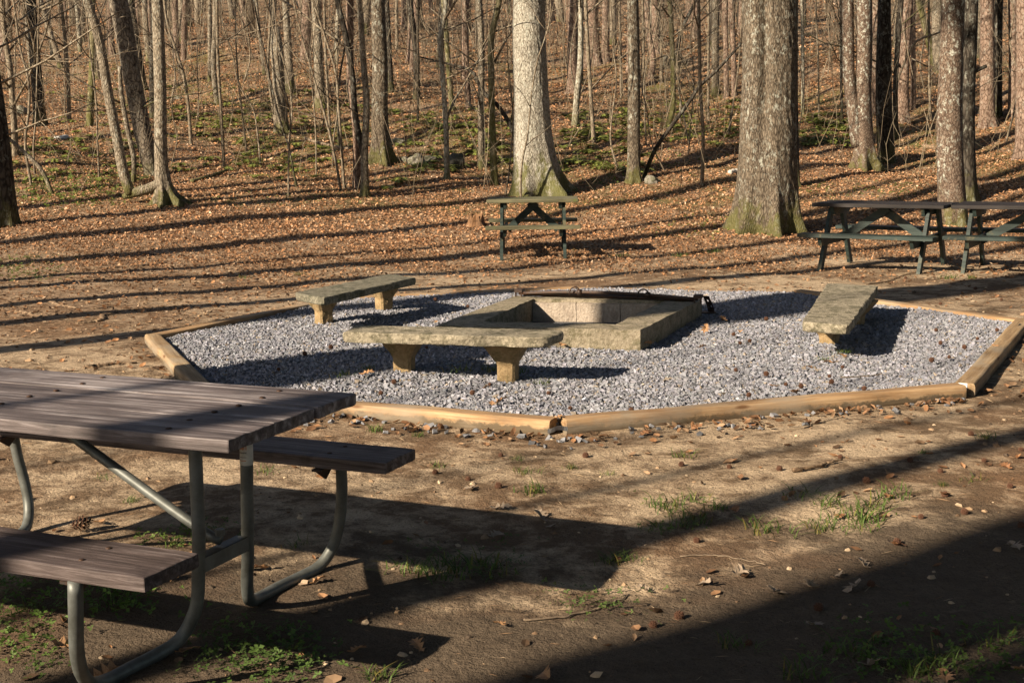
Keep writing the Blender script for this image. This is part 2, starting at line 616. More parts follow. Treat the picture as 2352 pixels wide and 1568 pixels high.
# ------------------------------------------------------------------ scatter
def rotmats(yaw, tx, ty):
    n = len(yaw)
    cz, sz = np.cos(yaw), np.sin(yaw)
    cx, sx = np.cos(tx), np.sin(tx)
    cy, sy = np.cos(ty), np.sin(ty)
    Rz = np.zeros((n, 3, 3)); Rz[:, 0, 0] = cz; Rz[:, 0, 1] = -sz; Rz[:, 1, 0] = sz; Rz[:, 1, 1] = cz; Rz[:, 2, 2] = 1
    Rx = np.zeros((n, 3, 3)); Rx[:, 0, 0] = 1; Rx[:, 1, 1] = cx; Rx[:, 1, 2] = -sx; Rx[:, 2, 1] = sx; Rx[:, 2, 2] = cx
    Ry = np.zeros((n, 3, 3)); Ry[:, 1, 1] = 1; Ry[:, 0, 0] = cy; Ry[:, 0, 2] = sy; Ry[:, 2, 0] = -sy; Ry[:, 2, 2] = cy
    return Rz @ Rx @ Ry


def scatter_into(mb, templs, P, yaw, tx, ty, scale, cols):
    k = rng.integers(0, len(templs), len(P))
    R = rotmats(yaw, tx, ty) * np.asarray(scale).reshape(len(P), -1)[:, :1, None]
    for j, (V, T) in enumerate(templs):
        s = k == j
        if not s.any(): continue
        W = np.einsum('nij,vj->nvi', R[s], V) + P[s][:, None]
        n = s.sum()
        Tn = (T[None] + (np.arange(n) * len(V))[:, None, None]).reshape(-1, T.shape[1])
        mb.add(W.reshape(-1, 3), T=Tn, col=np.repeat(cols[s], len(V), 0))


def ico(sub=1, seed=0, jit=.25, squash=.75):
    bm = bmesh.new()
    bmesh.ops.create_icosphere(bm, subdivisions=sub, radius=1)
    r = random.Random(seed)
    V = np.array([np.array(v.co) * (1 + r.uniform(-jit, jit)) for v in bm.verts])
    T = np.array([[v.index for v in f.verts] for f in bm.faces])
    bm.free()
    V[:, 2] *= squash
    V[:, 0] *= r.uniform(.8, 1.25)
    return V, T


LEAF_T = np.array([(0, 1, 3), (1, 4, 3), (1, 2, 4), (0, 5, 1), (1, 5, 6), (1, 6, 2)])


def leaf_templ(curl, wd):
    return (np.array([(0, -.5, .03), (0, 0, 0), (0, .5, .08 + curl), (-wd, -.15, .10 + curl), (-wd * .8, .28, .12 + curl),
                      (wd, -.15, .06 + curl * .5), (wd * .8, .28, .10)]), LEAF_T)


LEAVES = [leaf_templ(.05, .28), leaf_templ(.14, .24), leaf_templ(.0, .33), leaf_templ(.2, .2)]
LEAFPAL = np.array([(.27, .15, .08), (.19, .10, .052), (.31, .20, .12), (.115, .062, .034), (.30, .155, .075), (.22, .14, .085), (.065, .04, .024), (.40, .29, .20)])


def leafcols(n, bright=1.0):
    return LEAFPAL[rng.choice(len(LEAFPAL), n, p=[.19, .19, .13, .14, .15, .1, .07, .03])] * (1.3 * bright * rng.uniform(.7, 1.3, (n, 1)))


def wedge(n, y0, y1, m=.41, pad=.8):
    """random ground points in the visible wedge, uniform by area"""
    y = np.sqrt(rng.uniform(y0 * y0, y1 * y1, n))
    x = rng.uniform(-1, 1, n) * (m * y + pad)
    return x, y


def blocked(x, y, P, pad=0.):
    return in_poly(x, y, P)


mb = MB()
for y0, y1, dens, sz in ((13, 20, 620, .036), (20, 30, 430, .045), (30, 45, 150, .066), (45, 75, 40, .1)):
    A = .82 * (y1**2 - y0**2) / 2 + 1.6 * (y1 - y0)
    n = int(A * dens)
    x, y = wedge(n, y0, y1)
    keep = rng.random(n) < litter_density(x, y)
    x, y = x[keep], y[keep]
    n = len(x)
    P = np.stack([x, y, terr(x, y) + rng.uniform(.002, .02, n)], -1)
    scatter_into(mb, LEAVES, P, rng.uniform(0, 6.28, n), rng.normal(0, .5, n), rng.normal(0, .5, n), sz * rng.uniform(.45, 1.5, n), leafcols(n, 1.0 if y0 < 20 else 1.3))
# thin scatter over the clearing
n = 22000
x, y = wedge(n, 3.3, 18, .42, .4)
pm = .5 + .5 * np.sin(1.7 * x + .8 * y) * np.sin(1.1 * y - .9 * x + 2) + .3 * np.sin(4.3 * x + 2) * np.sin(3.7 * y)
left_ = sstep((-x - .5) / 3) * sstep((y - 9) / 3)
keep = (rng.random(n) < np.clip(pm, 0.04, 1) ** 2 * (.22 + .35 * sstep((y - 11) / 4)) + .4 * left_) & ~in_poly(x, y, OCT)
x, y = x[keep], y[keep]
n = len(x)
P = np.stack([x, y, terr(x, y) + .003], -1)
scatter_into(mb, LEAVES, P, rng.uniform(0, 6.28, n), rng.normal(0, .2, n), rng.normal(0, .2, n), .05 * rng.uniform(.4, 1.3, n), leafcols(n, .9))
# litter drifted against the front timbers
for i, (dn, dmax) in {0: (110, .3), 1: (170, .32), 7: (40, .3), 2: (50, .3), 6: (30, .3)}.items():
    A_, B_ = OCT[i], OCT[(i + 1) % 8]
    t = rng.random(dn)
    nrm = np.array([B_[1] - A_[1], -(B_[0] - A_[0])])
    nrm /= np.linalg.norm(nrm)
    Q = A_ + (B_ - A_) * t[:, None] + nrm * (.10 + dmax * rng.random(dn) ** 2)[:, None]
    P = np.stack([Q[:, 0], Q[:, 1], terr(Q[:, 0], Q[:, 1]) + .01], -1)
    scatter_into(mb, LEAVES, P, rng.uniform(0, 6.28, dn), rng.normal(0, .4, dn), rng.normal(0, .4, dn), .05 * rng.uniform(.4, 1.3, dn), leafcols(dn, .75))
tag(mobj('leaf_litter', mb.mesh('leaf_litter', M_LEAF, False)), 'brown fallen leaves carpeting the forest floor', 'leaf litter', kind='stuff')

# dirt clods
CLOD = [ico(1, 40 + s_, .35, .6) for s_ in range(4)]
mb = MB()
n = 16000
x, y = wedge(n, 3.2, 19, .42, .4)
pm = .5 + .5 * np.sin(1.9 * x + 1.1 * y + 2) * np.sin(1.4 * y - .6 * x) + .3 * np.sin(5 * x + y) * np.sin(4.7 * y)
left_ = sstep((-x - .5) / 3) * sstep((y - 9) / 3)
keep = (rng.random(n) < np.clip(pm, .05, 1) * .55 + .4 * left_) & ~in_poly(x, y, OCT)
x, y = x[keep], y[keep]
n = len(x)
c = np.array([(.30, .20, .12), (.16, .10, .06), (.40, .30, .20), (.07, .05, .035)])[rng.integers(0, 4, n)] * rng.uniform(.7, 1.2, (n, 1))
scatter_into(mb, CLOD, np.stack([x, y, terr(x, y)], -1), rng.uniform(0, 6.28, n), rng.normal(0, .3, n), rng.normal(0, .3, n), rng.gamma(3, .0028, n).clip(.003, .03), c)
tag(mobj('dirt_clods', mb.mesh('dirt_clods', M_STRAW, False)), 'crumbs and small clods of dry dirt on the bare ground', 'dirt', kind='stuff')

# pine straw and twig slivers
mb = MB()
SL = [(np.array([(-.5, -.012, 0), (.5, -.008, .02), (.5, .008, .02), (-.5, .012, 0), (0, 0, .05)]), np.array([(0, 1, 4), (1, 2, 4), (2, 3, 4), (3, 0, 4)]))]
n = 20000
x, y = wedge(n, 3.2, 19, .42, .4)
pm = .5 + .5 * np.sin(1.3 * x - .7 * y + 1) * np.sin(.9 * y + 1.2 * x) + .25 * np.sin(5.1 * x) * np.sin(4.1 * y + 1)
keep = (rng.random(n) < np.clip(pm, .08, 1) * .8) & ~in_poly(x, y, OCT)
x, y = x[keep], y[keep]
n = len(x)
c = np.array([(.33, .20, .11), (.20, .12, .07), (.45, .33, .21), (.10, .07, .045)])[rng.integers(0, 4, n)] * rng.uniform(.7, 1.2, (n, 1))
P = np.stack([x, y, terr(x, y) + .003], -1)
scatter_into(mb, SL, P, rng.normal(0.2, 1.0, n), rng.normal(0, .06, n), rng.normal(0, .1, n), rng.uniform(.02, .085, n) * np.clip(y / 7, .6, 1.1), c * .8)
tag(mobj('pine_straw', mb.mesh('pine_straw', M_STRAW, False)), 'dry needles and slivers strewn over the bare dirt', 'pine straw', kind='stuff')

# ------------------------------------------------------------------ gravel
PIT_O = [ground(px, py, .18)[:2] for px, py in ((1000, 748), (1471, 758), (1612, 688), (1185, 679))]
PIT_I = [ground(px, py, .18)[:2] for px, py in ((1110, 738), (1415, 745), (1530, 690), (1226, 686))]
PIT_O, PIT_I = np.array(PIT_O), np.array(PIT_I)


def chip(seed):
    r = np.random.default_rng(seed)
    V = np.array([(x_, y_, z_) for x_ in (-1, 1) for y_ in (-1, 1) for z_ in (-1, 1)], float) * .72
    V *= r.uniform(.55, 1.25, (8, 1))
    V += r.normal(0, .12, (8, 3))
    V *= np.array([r.uniform(.9, 1.35), r.uniform(.75, 1.1), r.uniform(.55, .85)])
    Q = [(0, 1, 3, 2), (4, 6, 7, 5), (0, 4, 5, 1), (2, 3, 7, 6), (0, 2, 6, 4), (1, 5, 7, 3)]
    T = []
    for a_, b_, c_, d_ in Q:
        T += [(a_, b_, c_), (a_, c_, d_)] if r.random() < .5 else [(a_, b_, d_), (b_, c_, d_)]
    return V, np.array(T)


STONES = [chip(s) for s in range(9)]
mb = MB()
n = 270000
x = rng.uniform(OCT[:, 0].min(), OCT[:, 0].max(), n)
y = rng.uniform(OCT[:, 1].min(), OCT[:, 1].max(), n)
keep = in_poly(x, y, OCT.mean(0) + (OCT - OCT.mean(0)) * .985) & ~in_poly(x, y, PIT_O.mean(0) + (PIT_O - PIT_O.mean(0)) * .97)
x, y = x[keep], y[keep]
n = len(x)
z = .018 + .018 * rng.random(n) + .012 * np.sin(3 * x + 1) * np.sin(2.7 * y)
g = rng.choice([.16, .21, .26, .30, .35, .43], n, p=[.08, .2, .28, .26, .14, .04]) * rng.uniform(.85, 1.15, n)
tint = np.stack([1 + rng.normal(0, .025, n), np.ones(n), 1.12 + rng.normal(0, .04, n)], -1)
warm = rng.random(n) < .05
tint[warm] = (1.15, .95, .75)
scatter_into(mb, STONES, np.stack([x, y, z], -1), rng.uniform(0, 6.28, n), rng.normal(0, .7, n), rng.normal(0, .7, n), rng.gamma(11, .00098, n).clip(.006, .019), g[:, None] * tint)
# strays kicked over the front timbers
n = 90
t = rng.random(n)
k = rng.random(n) < .55
Q = np.where(k[:, None], OCT[0] + (OCT[1] - OCT[0]) * (t[:, None] * .75 + .25), OCT[1] + (OCT[2] - OCT[1]) * t[:, None] ** 1.7)
Q = Q + np.array([0, -1.0]) * (.10 + .3 * rng.random(n) ** 2)[:, None]
g = rng.uniform(.12, .3, n)
scatter_into(mb, STONES, np.stack([Q[:, 0], Q[:, 1], terr(Q[:, 0], Q[:, 1]) + .008], -1), rng.uniform(0, 6.28, n), rng.normal(0, .5, n), rng.normal(0, .5, n), rng.uniform(.01, .022, n), g[:, None] * np.array([1, 1, 1.07]))
tag(mobj('gravel', mb.mesh('gravel', M_STONE, False)), 'grey crushed stone filling the timber ring', 'gravel', kind='stuff')


# ------------------------------------------------------------------ box helpers
def box(bm, cx, cy, cz, sx, sy, sz, rot=None):
    r = bmesh.ops.create_cube(bm, size=1)
    Mx = Matrix.Translation((cx, cy, cz)) @ (rot.to_4x4() if rot is not None else Matrix()) @ Matrix.Diagonal((sx, sy, sz, 1))
    bmesh.ops.transform(bm, matrix=Mx, verts=r['verts'])
    return r['verts']


def bevel(bm, w, seg=2):
    bmesh.ops.bevel(bm, geom=[e for e in bm.edges if e.calc_face_angle(0) > .3], offset=w, segments=seg, affect='EDGES', profile=.6)


def roughen(bm, amp, sc, off=0.):
    for v in bm.verts:
        p = Vector(v.co) * sc + Vector((off, off * 1.7, off * .6))
        v.co += Vector(mnoise.noise_vector(p)) * amp


def cutup(bm, axis, n):
    """slice the mesh n times along an axis so it can be roughened"""
    lo = min(v.co[axis] for v in bm.verts)
    hi = max(v.co[axis] for v in bm.verts)
    for i in range(1, n):
        p = Vector((0, 0, 0)); p[axis] = lo + (hi - lo) * i / n
        d = Vector((0, 0, 0)); d[axis] = 1
        bmesh.ops.bisect_plane(bm, geom=bm.verts[:] + bm.edges[:] + bm.faces[:], plane_co=p, plane_no=d)


# ------------------------------------------------------------------ timbers
TL = ['orange timber at the front left of the gravel ring, partly behind the plank tabletop',
      'long orange landscape timber forming the front right edge of the gravel ring',
      'weathered brown timber on the right edge of the gravel ring, running away from the viewer',
      'orange landscape timber at the back right of the gravel ring, behind the right concrete bench',
      'timber at the back of the gravel ring beyond the right end of the iron bar',
      'timber at the back of the gravel ring, between left bench and iron bar',
      'landscape timber at the back left of the gravel ring, left of the left concrete bench',
      'yellowish timber at the left corner of the gravel ring, running behind the plank tabletop']
TH = [.088, .09, .09, .08, .08, .08, .08, .09]
for i in range(8):
    A_, B_ = OCT[i].copy(), OCT[(i + 1) % 8].copy()
    d = (B_ - A_) / np.linalg.norm(B_ - A_)
    A_ += d * (.012 + .02 * (i == 1)); B_ -= d * (.03 if i == 1 else .015)
    L = np.linalg.norm(B_ - A_)
    bm = bmesh.new()
    hw, hh = .062, TH[i]
    prof = []
    for t in np.linspace(-math.pi / 2, math.pi / 2, 9):
        cc, ss = math.cos(t), math.sin(t)
        prof.append((hw - .024 + .024 * abs(cc) ** .6, hh / 2 + (hh / 2) * math.copysign(abs(ss) ** .62, ss)))
    prof = prof + [(-x_, z_) for x_, z_ in prof[::-1]]
    rings = []
    for s_ in np.linspace(0, L, 26):
        rings.append([bm.verts.new((s_, px_ * (1 + .0), pz_ - .015)) for px_, pz_ in prof])
    for r0, r1 in zip(rings, rings[1:]):
        for k in range(len(prof)):
            k2 = (k + 1) % len(prof)
            bm.faces.new((r0[k], r0[k2], r1[k2], r1[k]))
    bm.faces.new(rings[0][::-1]); bm.faces.new(rings[-1])
    roughen(bm, .006, 2.5, i * 3.1)
    zz = float(terr(*((A_ + B_) / 2)))
    o = bobj('landscape_timber', bm, M_TIMBER2 if i in (2, 7) else M_TIMBER, None, (A_[0], A_[1], min(0.0, zz) if i in (3, 4, 5) else 0.0), (0, 0, math.atan2(d[1], d[0])), True)
    es = o.modifiers.new('edge', 'EDGE_SPLIT'); es.split_angle = math.radians(60)
    tag(o, TL[i], 'timber', 'timbers edging the gravel ring')
    if i == 2:
        bm = bmesh.new()
        box(bm, -.002, .010, .055, .002, .05, .042)
        s = bobj('sticker', bm, M_STICKW, o)
        bm = bmesh.new()
        for q in range(7):
            box(bm, -.0038, -.004 + q * .0045, .052, .001, .0016 + .0012 * (q % 2), .018)
        bobj('barcode', bm, M_INKG, s)
# zinc straps bridging two of the corners
for px, py, zz, ang, lb in ((1281, 985, .05, .1, 'bent zinc strap in the gap between the two front timbers'), (2341, 748, .07, .5, 'white zinc strap at the far right corner of the timber ring')):
    P = ground(px, py, zz)
    bm = bmesh.new()
    vs = []
    for t in np.linspace(-1, 1, 7):
        q = (.055 * t, .02 * math.sin(t * 2.2), .006 * math.cos(3 * t))
        vs.append((bm.verts.new((q[0], q[1], q[2] - .012)), bm.verts.new((q[0], q[1], q[2] + .012))))
    for a_, b_ in zip(vs, vs[1:]): bm.faces.new((a_[0], b_[0], b_[1], a_[1]))
    bmesh.ops.solidify(bm, geom=bm.faces[:], thickness=.002)
    tag(bobj('metal_strap', bm, M_ZINC, None, P, (0, 0, ang)), lb, 'strap')

# ------------------------------------------------------------------ fire pit
pit = empty('fire_pit', (*PIT_O.mean(0), 0))
tag(pit, 'square concrete fire pit sunk in the gravel behind the front bench', 'fire pit')
C0 = PIT_O.mean(0)


def quad_wall(O0, O1, I1, I0, zt, zb, off):
    bm = bmesh.new()
    n = 22
    loops = []
    for i in range(n + 1):
        t = i / n
        o_ = O0 * (1 - t) + O1 * t - C0
        i_ = I0 * (1 - t) + I1 * t - C0
        loops.append([bm.verts.new((*o_, zb)), bm.verts.new((*o_, zt)), bm.verts.new((*i_, zt)), bm.verts.new((*i_, zb))])
    for a_, b_ in zip(loops, loops[1:]):
        for k in range(4):
            bm.faces.new((a_[k], a_[(k + 1) % 4], b_[(k + 1) % 4], b_[k]))
    bm.faces.new(loops[0]); bm.faces.new(loops[-1][::-1])
    bevel(bm, .012, 2)
    roughen(bm, .008, 9, off)
    return bm


for k in range(4):
    k2 = (k + 1) % 4
    f = .002 * (k % 2)
    bobj('wall', quad_wall(PIT_O[k], PIT_O[k2], PIT_I[k2], PIT_I[k], .18 + f, -.25, k * 5.3), M_PIT, pit, smooth=False)
cI = PIT_I.mean(0)
bm = bmesh.new()
vs = [bm.verts.new((*((p - cI) * 1.03 + cI - C0), -.10)) for p in PIT_I]
bm.faces.new(vs)
bmesh.ops.subdivide_edges(bm, edges=bm.edges[:], cuts=14, use_grid_fill=True)
for v in bm.verts: v.co.z += .03 * mnoise.noise(v.co * 4) + .015 * mnoise.noise(v.co * 13)
bobj('ash_floor', bm, M_ASH, pit, smooth=True)
# pale blocks lining the back and the right of the pit
A_, B_ = PIT_I[3], PIT_I[2]
d = (B_ - A_) / np.linalg.norm(B_ - A_)
nin = np.array([d[1], -d[0]])
LB = np.linalg.norm(B_ - A_)
for k, (t0, t1) in enumerate(((.0, .33), (.335, .66), (.665, .99))):
    bm = bmesh.new()
    box(bm, 0, 0, 0, LB * (t1 - t0), .05, .235)
    cutup(bm, 0, 6); cutup(bm, 2, 4)
    roughen(bm, .009, 8, k * 2.2)
    c_ = A_ + d * LB * (t0 + t1) / 2 + nin * .02 - C0
    bobj('fire_block', bm, M_BRICK, pit, (*c_, .035), (0, 0, math.atan2(d[1], d[0])))
# charred sticks on the pit floor
for k in range(9):
    q = cI + (PIT_I[rng.integers(0, 4)] - cI) * rng.uniform(.1, .7)
    an = rng.uniform(0, 3.1)
    L = rng.uniform(.06, .18)
    P = [(L * t * math.cos(an), L * t * math.sin(an), .008 + .01 * math.sin(3 * t)) for t in np.linspace(-1, 1, 6)]
    m_ = MB(); m_.tube(np.array(P), rng.uniform(.006, .013), 6)
    o = mobj('charred_stick', m_.mesh('charred_stick', M_IRON), None, (q[0], q[1], -.075))
    tag(o, 'short charred stick lying in the ash of the fire pit', 'stick', 'charred sticks in the fire pit')

# iron swing bar along the back of the pit
E0, E1 = ground(1192, 676, .20), ground(1603, 690, .20)
bar = empty('iron_grill_bar', E0)
tag(bar, 'long black iron grill bar lying along the back rim of the fire pit', 'grill bar')
D = E1 - E0
m_ = MB()
m_.tube(np.array([D * t + np.array([0, 0, .01 + .028 * math.sin(math.pi * t)]) for t in np.linspace(0, 1, 14)]), .014, 10)
mobj('arched_rod', m_.mesh('arched_rod', M_IRON), bar)
m_ = MB()
m_.tube(np.array([D * t + np.array([.01, .07, -.002]) for t in np.linspace(.02, .98, 8)]), .017, 10)
mobj('straight_rod', m_.mesh('straight_rod', M_IRON), bar)
for t in (.0, 1.0):
    bm = bmesh.new()
    box(bm, 0, .02, .03, .07, .09, .03)
    box(bm, -.025, -.01, .0, .014, .014, .05); box(bm, .025, -.01, .0, .014, .014, .05)
    bevel(bm, .004, 1)
    bobj('end_bracket', bm, M_IRON, bar, D * t, (0, 0, -.26))
for t in (.35, .73):
    m_ = MB()
    m_.tube(np.array([(.045 * math.cos(q) - .04, -.02, .02 + .05 * math.sin(q)) for q in np.linspace(.2, 3.4, 12)]), .006, 6)
    mobj('hook', m_.mesh('hook', M_IRON), bar, D * t + np.array([0, 0, .01]))
    m_ = MB()
    q = D / np.linalg.norm(D)
    m_.tube(np.array([D * t - q * .018, D * t + q * .018]) + np.array([0, 0, .01 + .028 * math.sin(math.pi * t)]), .024, 10)
    mobj('collar', m_.mesh('collar', M_IRON), bar)
# perforated iron shoe outside the right corner
P = ground(1621, 718, .05)
m_ = bmesh.new()
g_ = [[m_.verts.new((-.028 + .05 * u + .05 * math.sin((1 - v) * 1.4), .012 * math.cos(u * 3), .14 * v)) for u in np.linspace(0, 1, 6)] for v in np.linspace(0, 1, 10)]
for r in range(9):
    for c_ in range(5):
        if (r, c_) in ((2, 1), (3, 3), (6, 2)): continue
        m_.faces.new((g_[r][c_], g_[r][c_ + 1], g_[r + 1][c_ + 1], g_[r + 1][c_]))
bmesh.ops.solidify(m_, geom=m_.faces[:], thickness=.006)
box(m_, .01, -.01, .004, .14, .06, .008)
tag(bobj('iron_shoe', m_, M_IRON, None, P), 'black perforated iron bracket standing in the gravel at the right corner of the fire pit', 'bracket')


# ------------------------------------------------------------------ concrete benches
def conc_bench(label, corners, legs, ztop, th, chamfer, mat, seed):
    """corners: world xy of slab, anticlockwise from the near-left"""
    K = np.array(corners)
    c = K.mean(0)
    root = empty('concrete_bench', (*c, 0))
    tag(root, label, 'bench', 'concrete benches round the fire pit')
    out = []
    n = len(K)
    for i in range(n):
        p, a_, b_ = K[i], K[i - 1], K[(i + 1) % n]
        ch = chamfer[i]
        da, db = (a_ - p) / np.linalg.norm(a_ - p), (b_ - p) / np.linalg.norm(b_ - p)
        for q in np.linspace(0, 1, 5):
            t = 1 - q
            out.append(p + da * ch * t * t + db * ch * q * q - c)
    # resample outline so that the edge can be chipped
    out.append(out[0])
    out = np.array(out)
    dd = np.r_[0, np.cumsum(np.linalg.norm(np.diff(out, axis=0), axis=1))]
    qn = int(dd[-1] / .022)
    s = np.linspace(0, dd[-1], qn, endpoint=False)
    ox, oy = np.interp(s, dd, out[:, 0]), np.interp(s, dd, out[:, 1])
    bm = bmesh.new()
    rings = []
    zs = [(.86, ztop + .001), (.965, ztop), (.993, ztop - .006), (1, ztop - .02), (1.0, ztop - th * .55), (.99, ztop - th + .008), (.97, ztop - th), (.8, ztop - th)]
    for k, (sc_, z_) in enumerate(zs):
        rg = []
        for X_, Y_ in zip(ox, oy):
            nz = mnoise.noise_vector(Vector((X_ * 9 + seed, Y_ * 9, z_ * 20)))
            n2 = mnoise.noise_vector(Vector((X_ * 30 + seed, Y_ * 30, z_ * 60)))
            r_ = math.hypot(X_, Y_)
            q = (1 if sc_ > .95 else .2)
            f = 1 - (1 - sc_) * (.35 / max(r_, .18))
            rg.append(bm.verts.new((X_ * f + q * (.009 * nz[0] + .005 * n2[0]), Y_ * f + q * (.009 * nz[1] + .005 * n2[1]), z_ + q * .004 * nz[2])))
        rings.append(rg)
    for r0, r1 in zip(rings, rings[1:]):
        for k in range(qn):
            bm.faces.new((r0[k], r0[(k + 1) % qn], r1[(k + 1) % qn], r1[k]))
    bm.faces.new(rings[0][::-1]); bm.faces.new(rings[-1])
    bobj('slab', bm, mat, root, smooth=False)
    yaw = math.atan2(*(K[1] - K[0])[::-1])
    for li, lp in enumerate(legs):
        bm = bmesh.new()
        zb = ztop - th
        h = [(-.03, .058, .058), (zb * .5 - .012, .060, .060), (zb * .5, .063, .063), (zb - .035, .122, .120), (zb - .012, .136, .132), (zb + .002, .138, .134)]
        rings = []
        for z_, a_, b_ in h:
            cs = .014
            pts = [(a_ - cs, -b_), (a_, -b_ + cs), (a_, b_ - cs), (a_ - cs, b_), (-a_ + cs, b_), (-a_, b_ - cs), (-a_, -b_ + cs), (-a_ + cs, -b_)]
            rings.append([bm.verts.new((px_, py_, z_)) for px_, py_ in pts])
        for r0, r1 in zip(rings, rings[1:]):
            for k in range(8): bm.faces.new((r0[k], r0[(k + 1) % 8], r1[(k + 1) % 8], r1[k]))
        bm.faces.new(rings[0][::-1]); bm.faces.new(rings[-1])
        bmesh.ops.subdivide_edges(bm, edges=bm.edges[:], cuts=2, use_grid_fill=True)
        roughen(bm, .006, 14, seed + li)
        bobj('leg', bm, M_LEGC, root, (lp[0] - c[0], lp[1] - c[1], 0), (0, 0, yaw))


def gq(l, z): return [ground(px, py, z)[:2] for px, py in l]


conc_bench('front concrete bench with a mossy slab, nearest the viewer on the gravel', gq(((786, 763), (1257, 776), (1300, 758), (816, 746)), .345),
           [ground(928, 859, .03)[:2] + np.array([0, .055]), ground(1167, 876, .03)[:2] + np.array([0, .055])], .345, .062, (.02, .10, .05, .03), M_SLAB, 3)
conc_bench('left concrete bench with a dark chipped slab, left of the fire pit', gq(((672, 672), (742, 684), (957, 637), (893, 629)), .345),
           [ground(742, 744, .03)[:2] + np.array([0, .05]), ground(881, 713, .03)[:2] + np.array([0, .05])], .345, .06, (.09, .06, .03, .03), M_SLABD, 11)
conc_bench('right concrete bench with a sunlit slab, right of the fire pit', gq(((1842, 739), (1950, 747), (2018, 656), (1899, 650)), .28),
           [ground(1908, 794, .03)[:2] + np.array([0, .05]), ground(1908, 794, .03)[:2] + np.array([.42, 1.0])], .28, .065, (.03, .06, .03, .05), M_SLAB, 23)

# ------------------------------------------------------------------ foreground picnic table
TX, TY, TYAW = -.668, 4.191, -.408
tab = empty('picnic_table', (TX, TY, -.009), TYAW)
tag(tab, 'large weathered plank picnic table on a bent steel pipe frame in the left foreground', 'picnic table')


def plank(u0, u1, v0, v1, zt, th, seed, worn=.004, wav=.0):
    bm = bmesh.new()
    box(bm, (u0 + u1) / 2, (v0 + v1) / 2, zt - th / 2, u1 - u0, v1 - v0, th)
    bevel(bm, .005, 2)
    cutup(bm, 0, 40)
    cutup(bm, 1, 8)
    for v in bm.verts:
        n1 = mnoise.noise(Vector((v.co.x * 3, v.co.y * 30 + seed, 0)))
        n2 = mnoise.noise(Vector((v.co.x * 25 + seed, v.co.y * 25, 3)))
        v.co.z += .0022 * n1 + .0006 * n2
        if v.co.x > u1 - .03:
            v.co.x += worn * (n2 + mnoise.noise(Vector((seed, v.co.y * 60, v.co.z * 30))))
            if v.co.z > zt - .01: v.co.z -= .004 * abs(n2)
        v.co.y += .0015 * mnoise.noise(Vector((v.co.x * 8, seed, v.co.z * 20)))
    return bm


def join_bm(dst, src):
    me = bpy.data.meshes.new('tmp')
    src.to_mesh(me)
    src.free()
    dst.from_mesh(me)
    bpy.data.meshes.remove(me)


UL = -1.97
bm = bmesh.new()
for k, (v0, v1) in enumerate(((-.365, -.125), (-.118, .122), (.129, .367))):
    join_bm(bm, plank(UL, .0 - .006 * (k == 1), v0, v1, .744 - .002 * (k == 1), .040, k * 7.7 + 1, .006))
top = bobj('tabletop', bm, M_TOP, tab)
# bolts
for u in (-.26, -1.0, -1.72):
    for v in (-.30, -.18, -.05, .06, .19, .31):
        bm = bmesh.new()
        bmesh.ops.create_uvsphere(bm, u_segments=10, v_segments=5, radius=.011)
        for q in bm.verts: q.co.z *= .35
        bobj('bolt', bm, M_IRON, top, (u + .01 * math.sin(v * 40), v, .745), smooth=True)
for v0, v1, nm in ((-.772, -.540, 1), (.540, .772, 2)):
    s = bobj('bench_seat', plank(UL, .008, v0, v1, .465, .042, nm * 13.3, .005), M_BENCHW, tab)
    for u in (-.25, -1.72):
        for v in (v0 + .06, v1 - .06):
            bm = bmesh.new()
            bmesh.ops.create_uvsphere(bm, u_segments=8, v_segments=4, radius=.010)
            for q in bm.verts: q.co.z *= .35
            bobj('bolt', bm, M_IRON, s, (u, v, .466), smooth=True)
LEGS = [[(-.23, -.21, .705), (-.235, -.205, .55), (-.25, -.195, .30), (-.275, -.20, .13), (-.31, -.235, .055), (-.345, -.31, .028), (-.362, -.41, .022), (-.362, -.50, .024), (-.35, -.585, .045), (-.318, -.66, .105), (-.28, -.72, .20), (-.245, -.755, .31), (-.23, -.765, .424)],
        [(-.22, .05, .705), (-.235, .06, .50), (-.262, .085, .23), (-.29, .115, .11), (-.32, .17, .05), (-.34, .26, .028), (-.34, .38, .026), (-.325, .50, .028), (-.30, .595, .045), (-.275, .64, .10), (-.25, .655, .20), (-.23, .645, .32), (-.225, .635, .424)]]
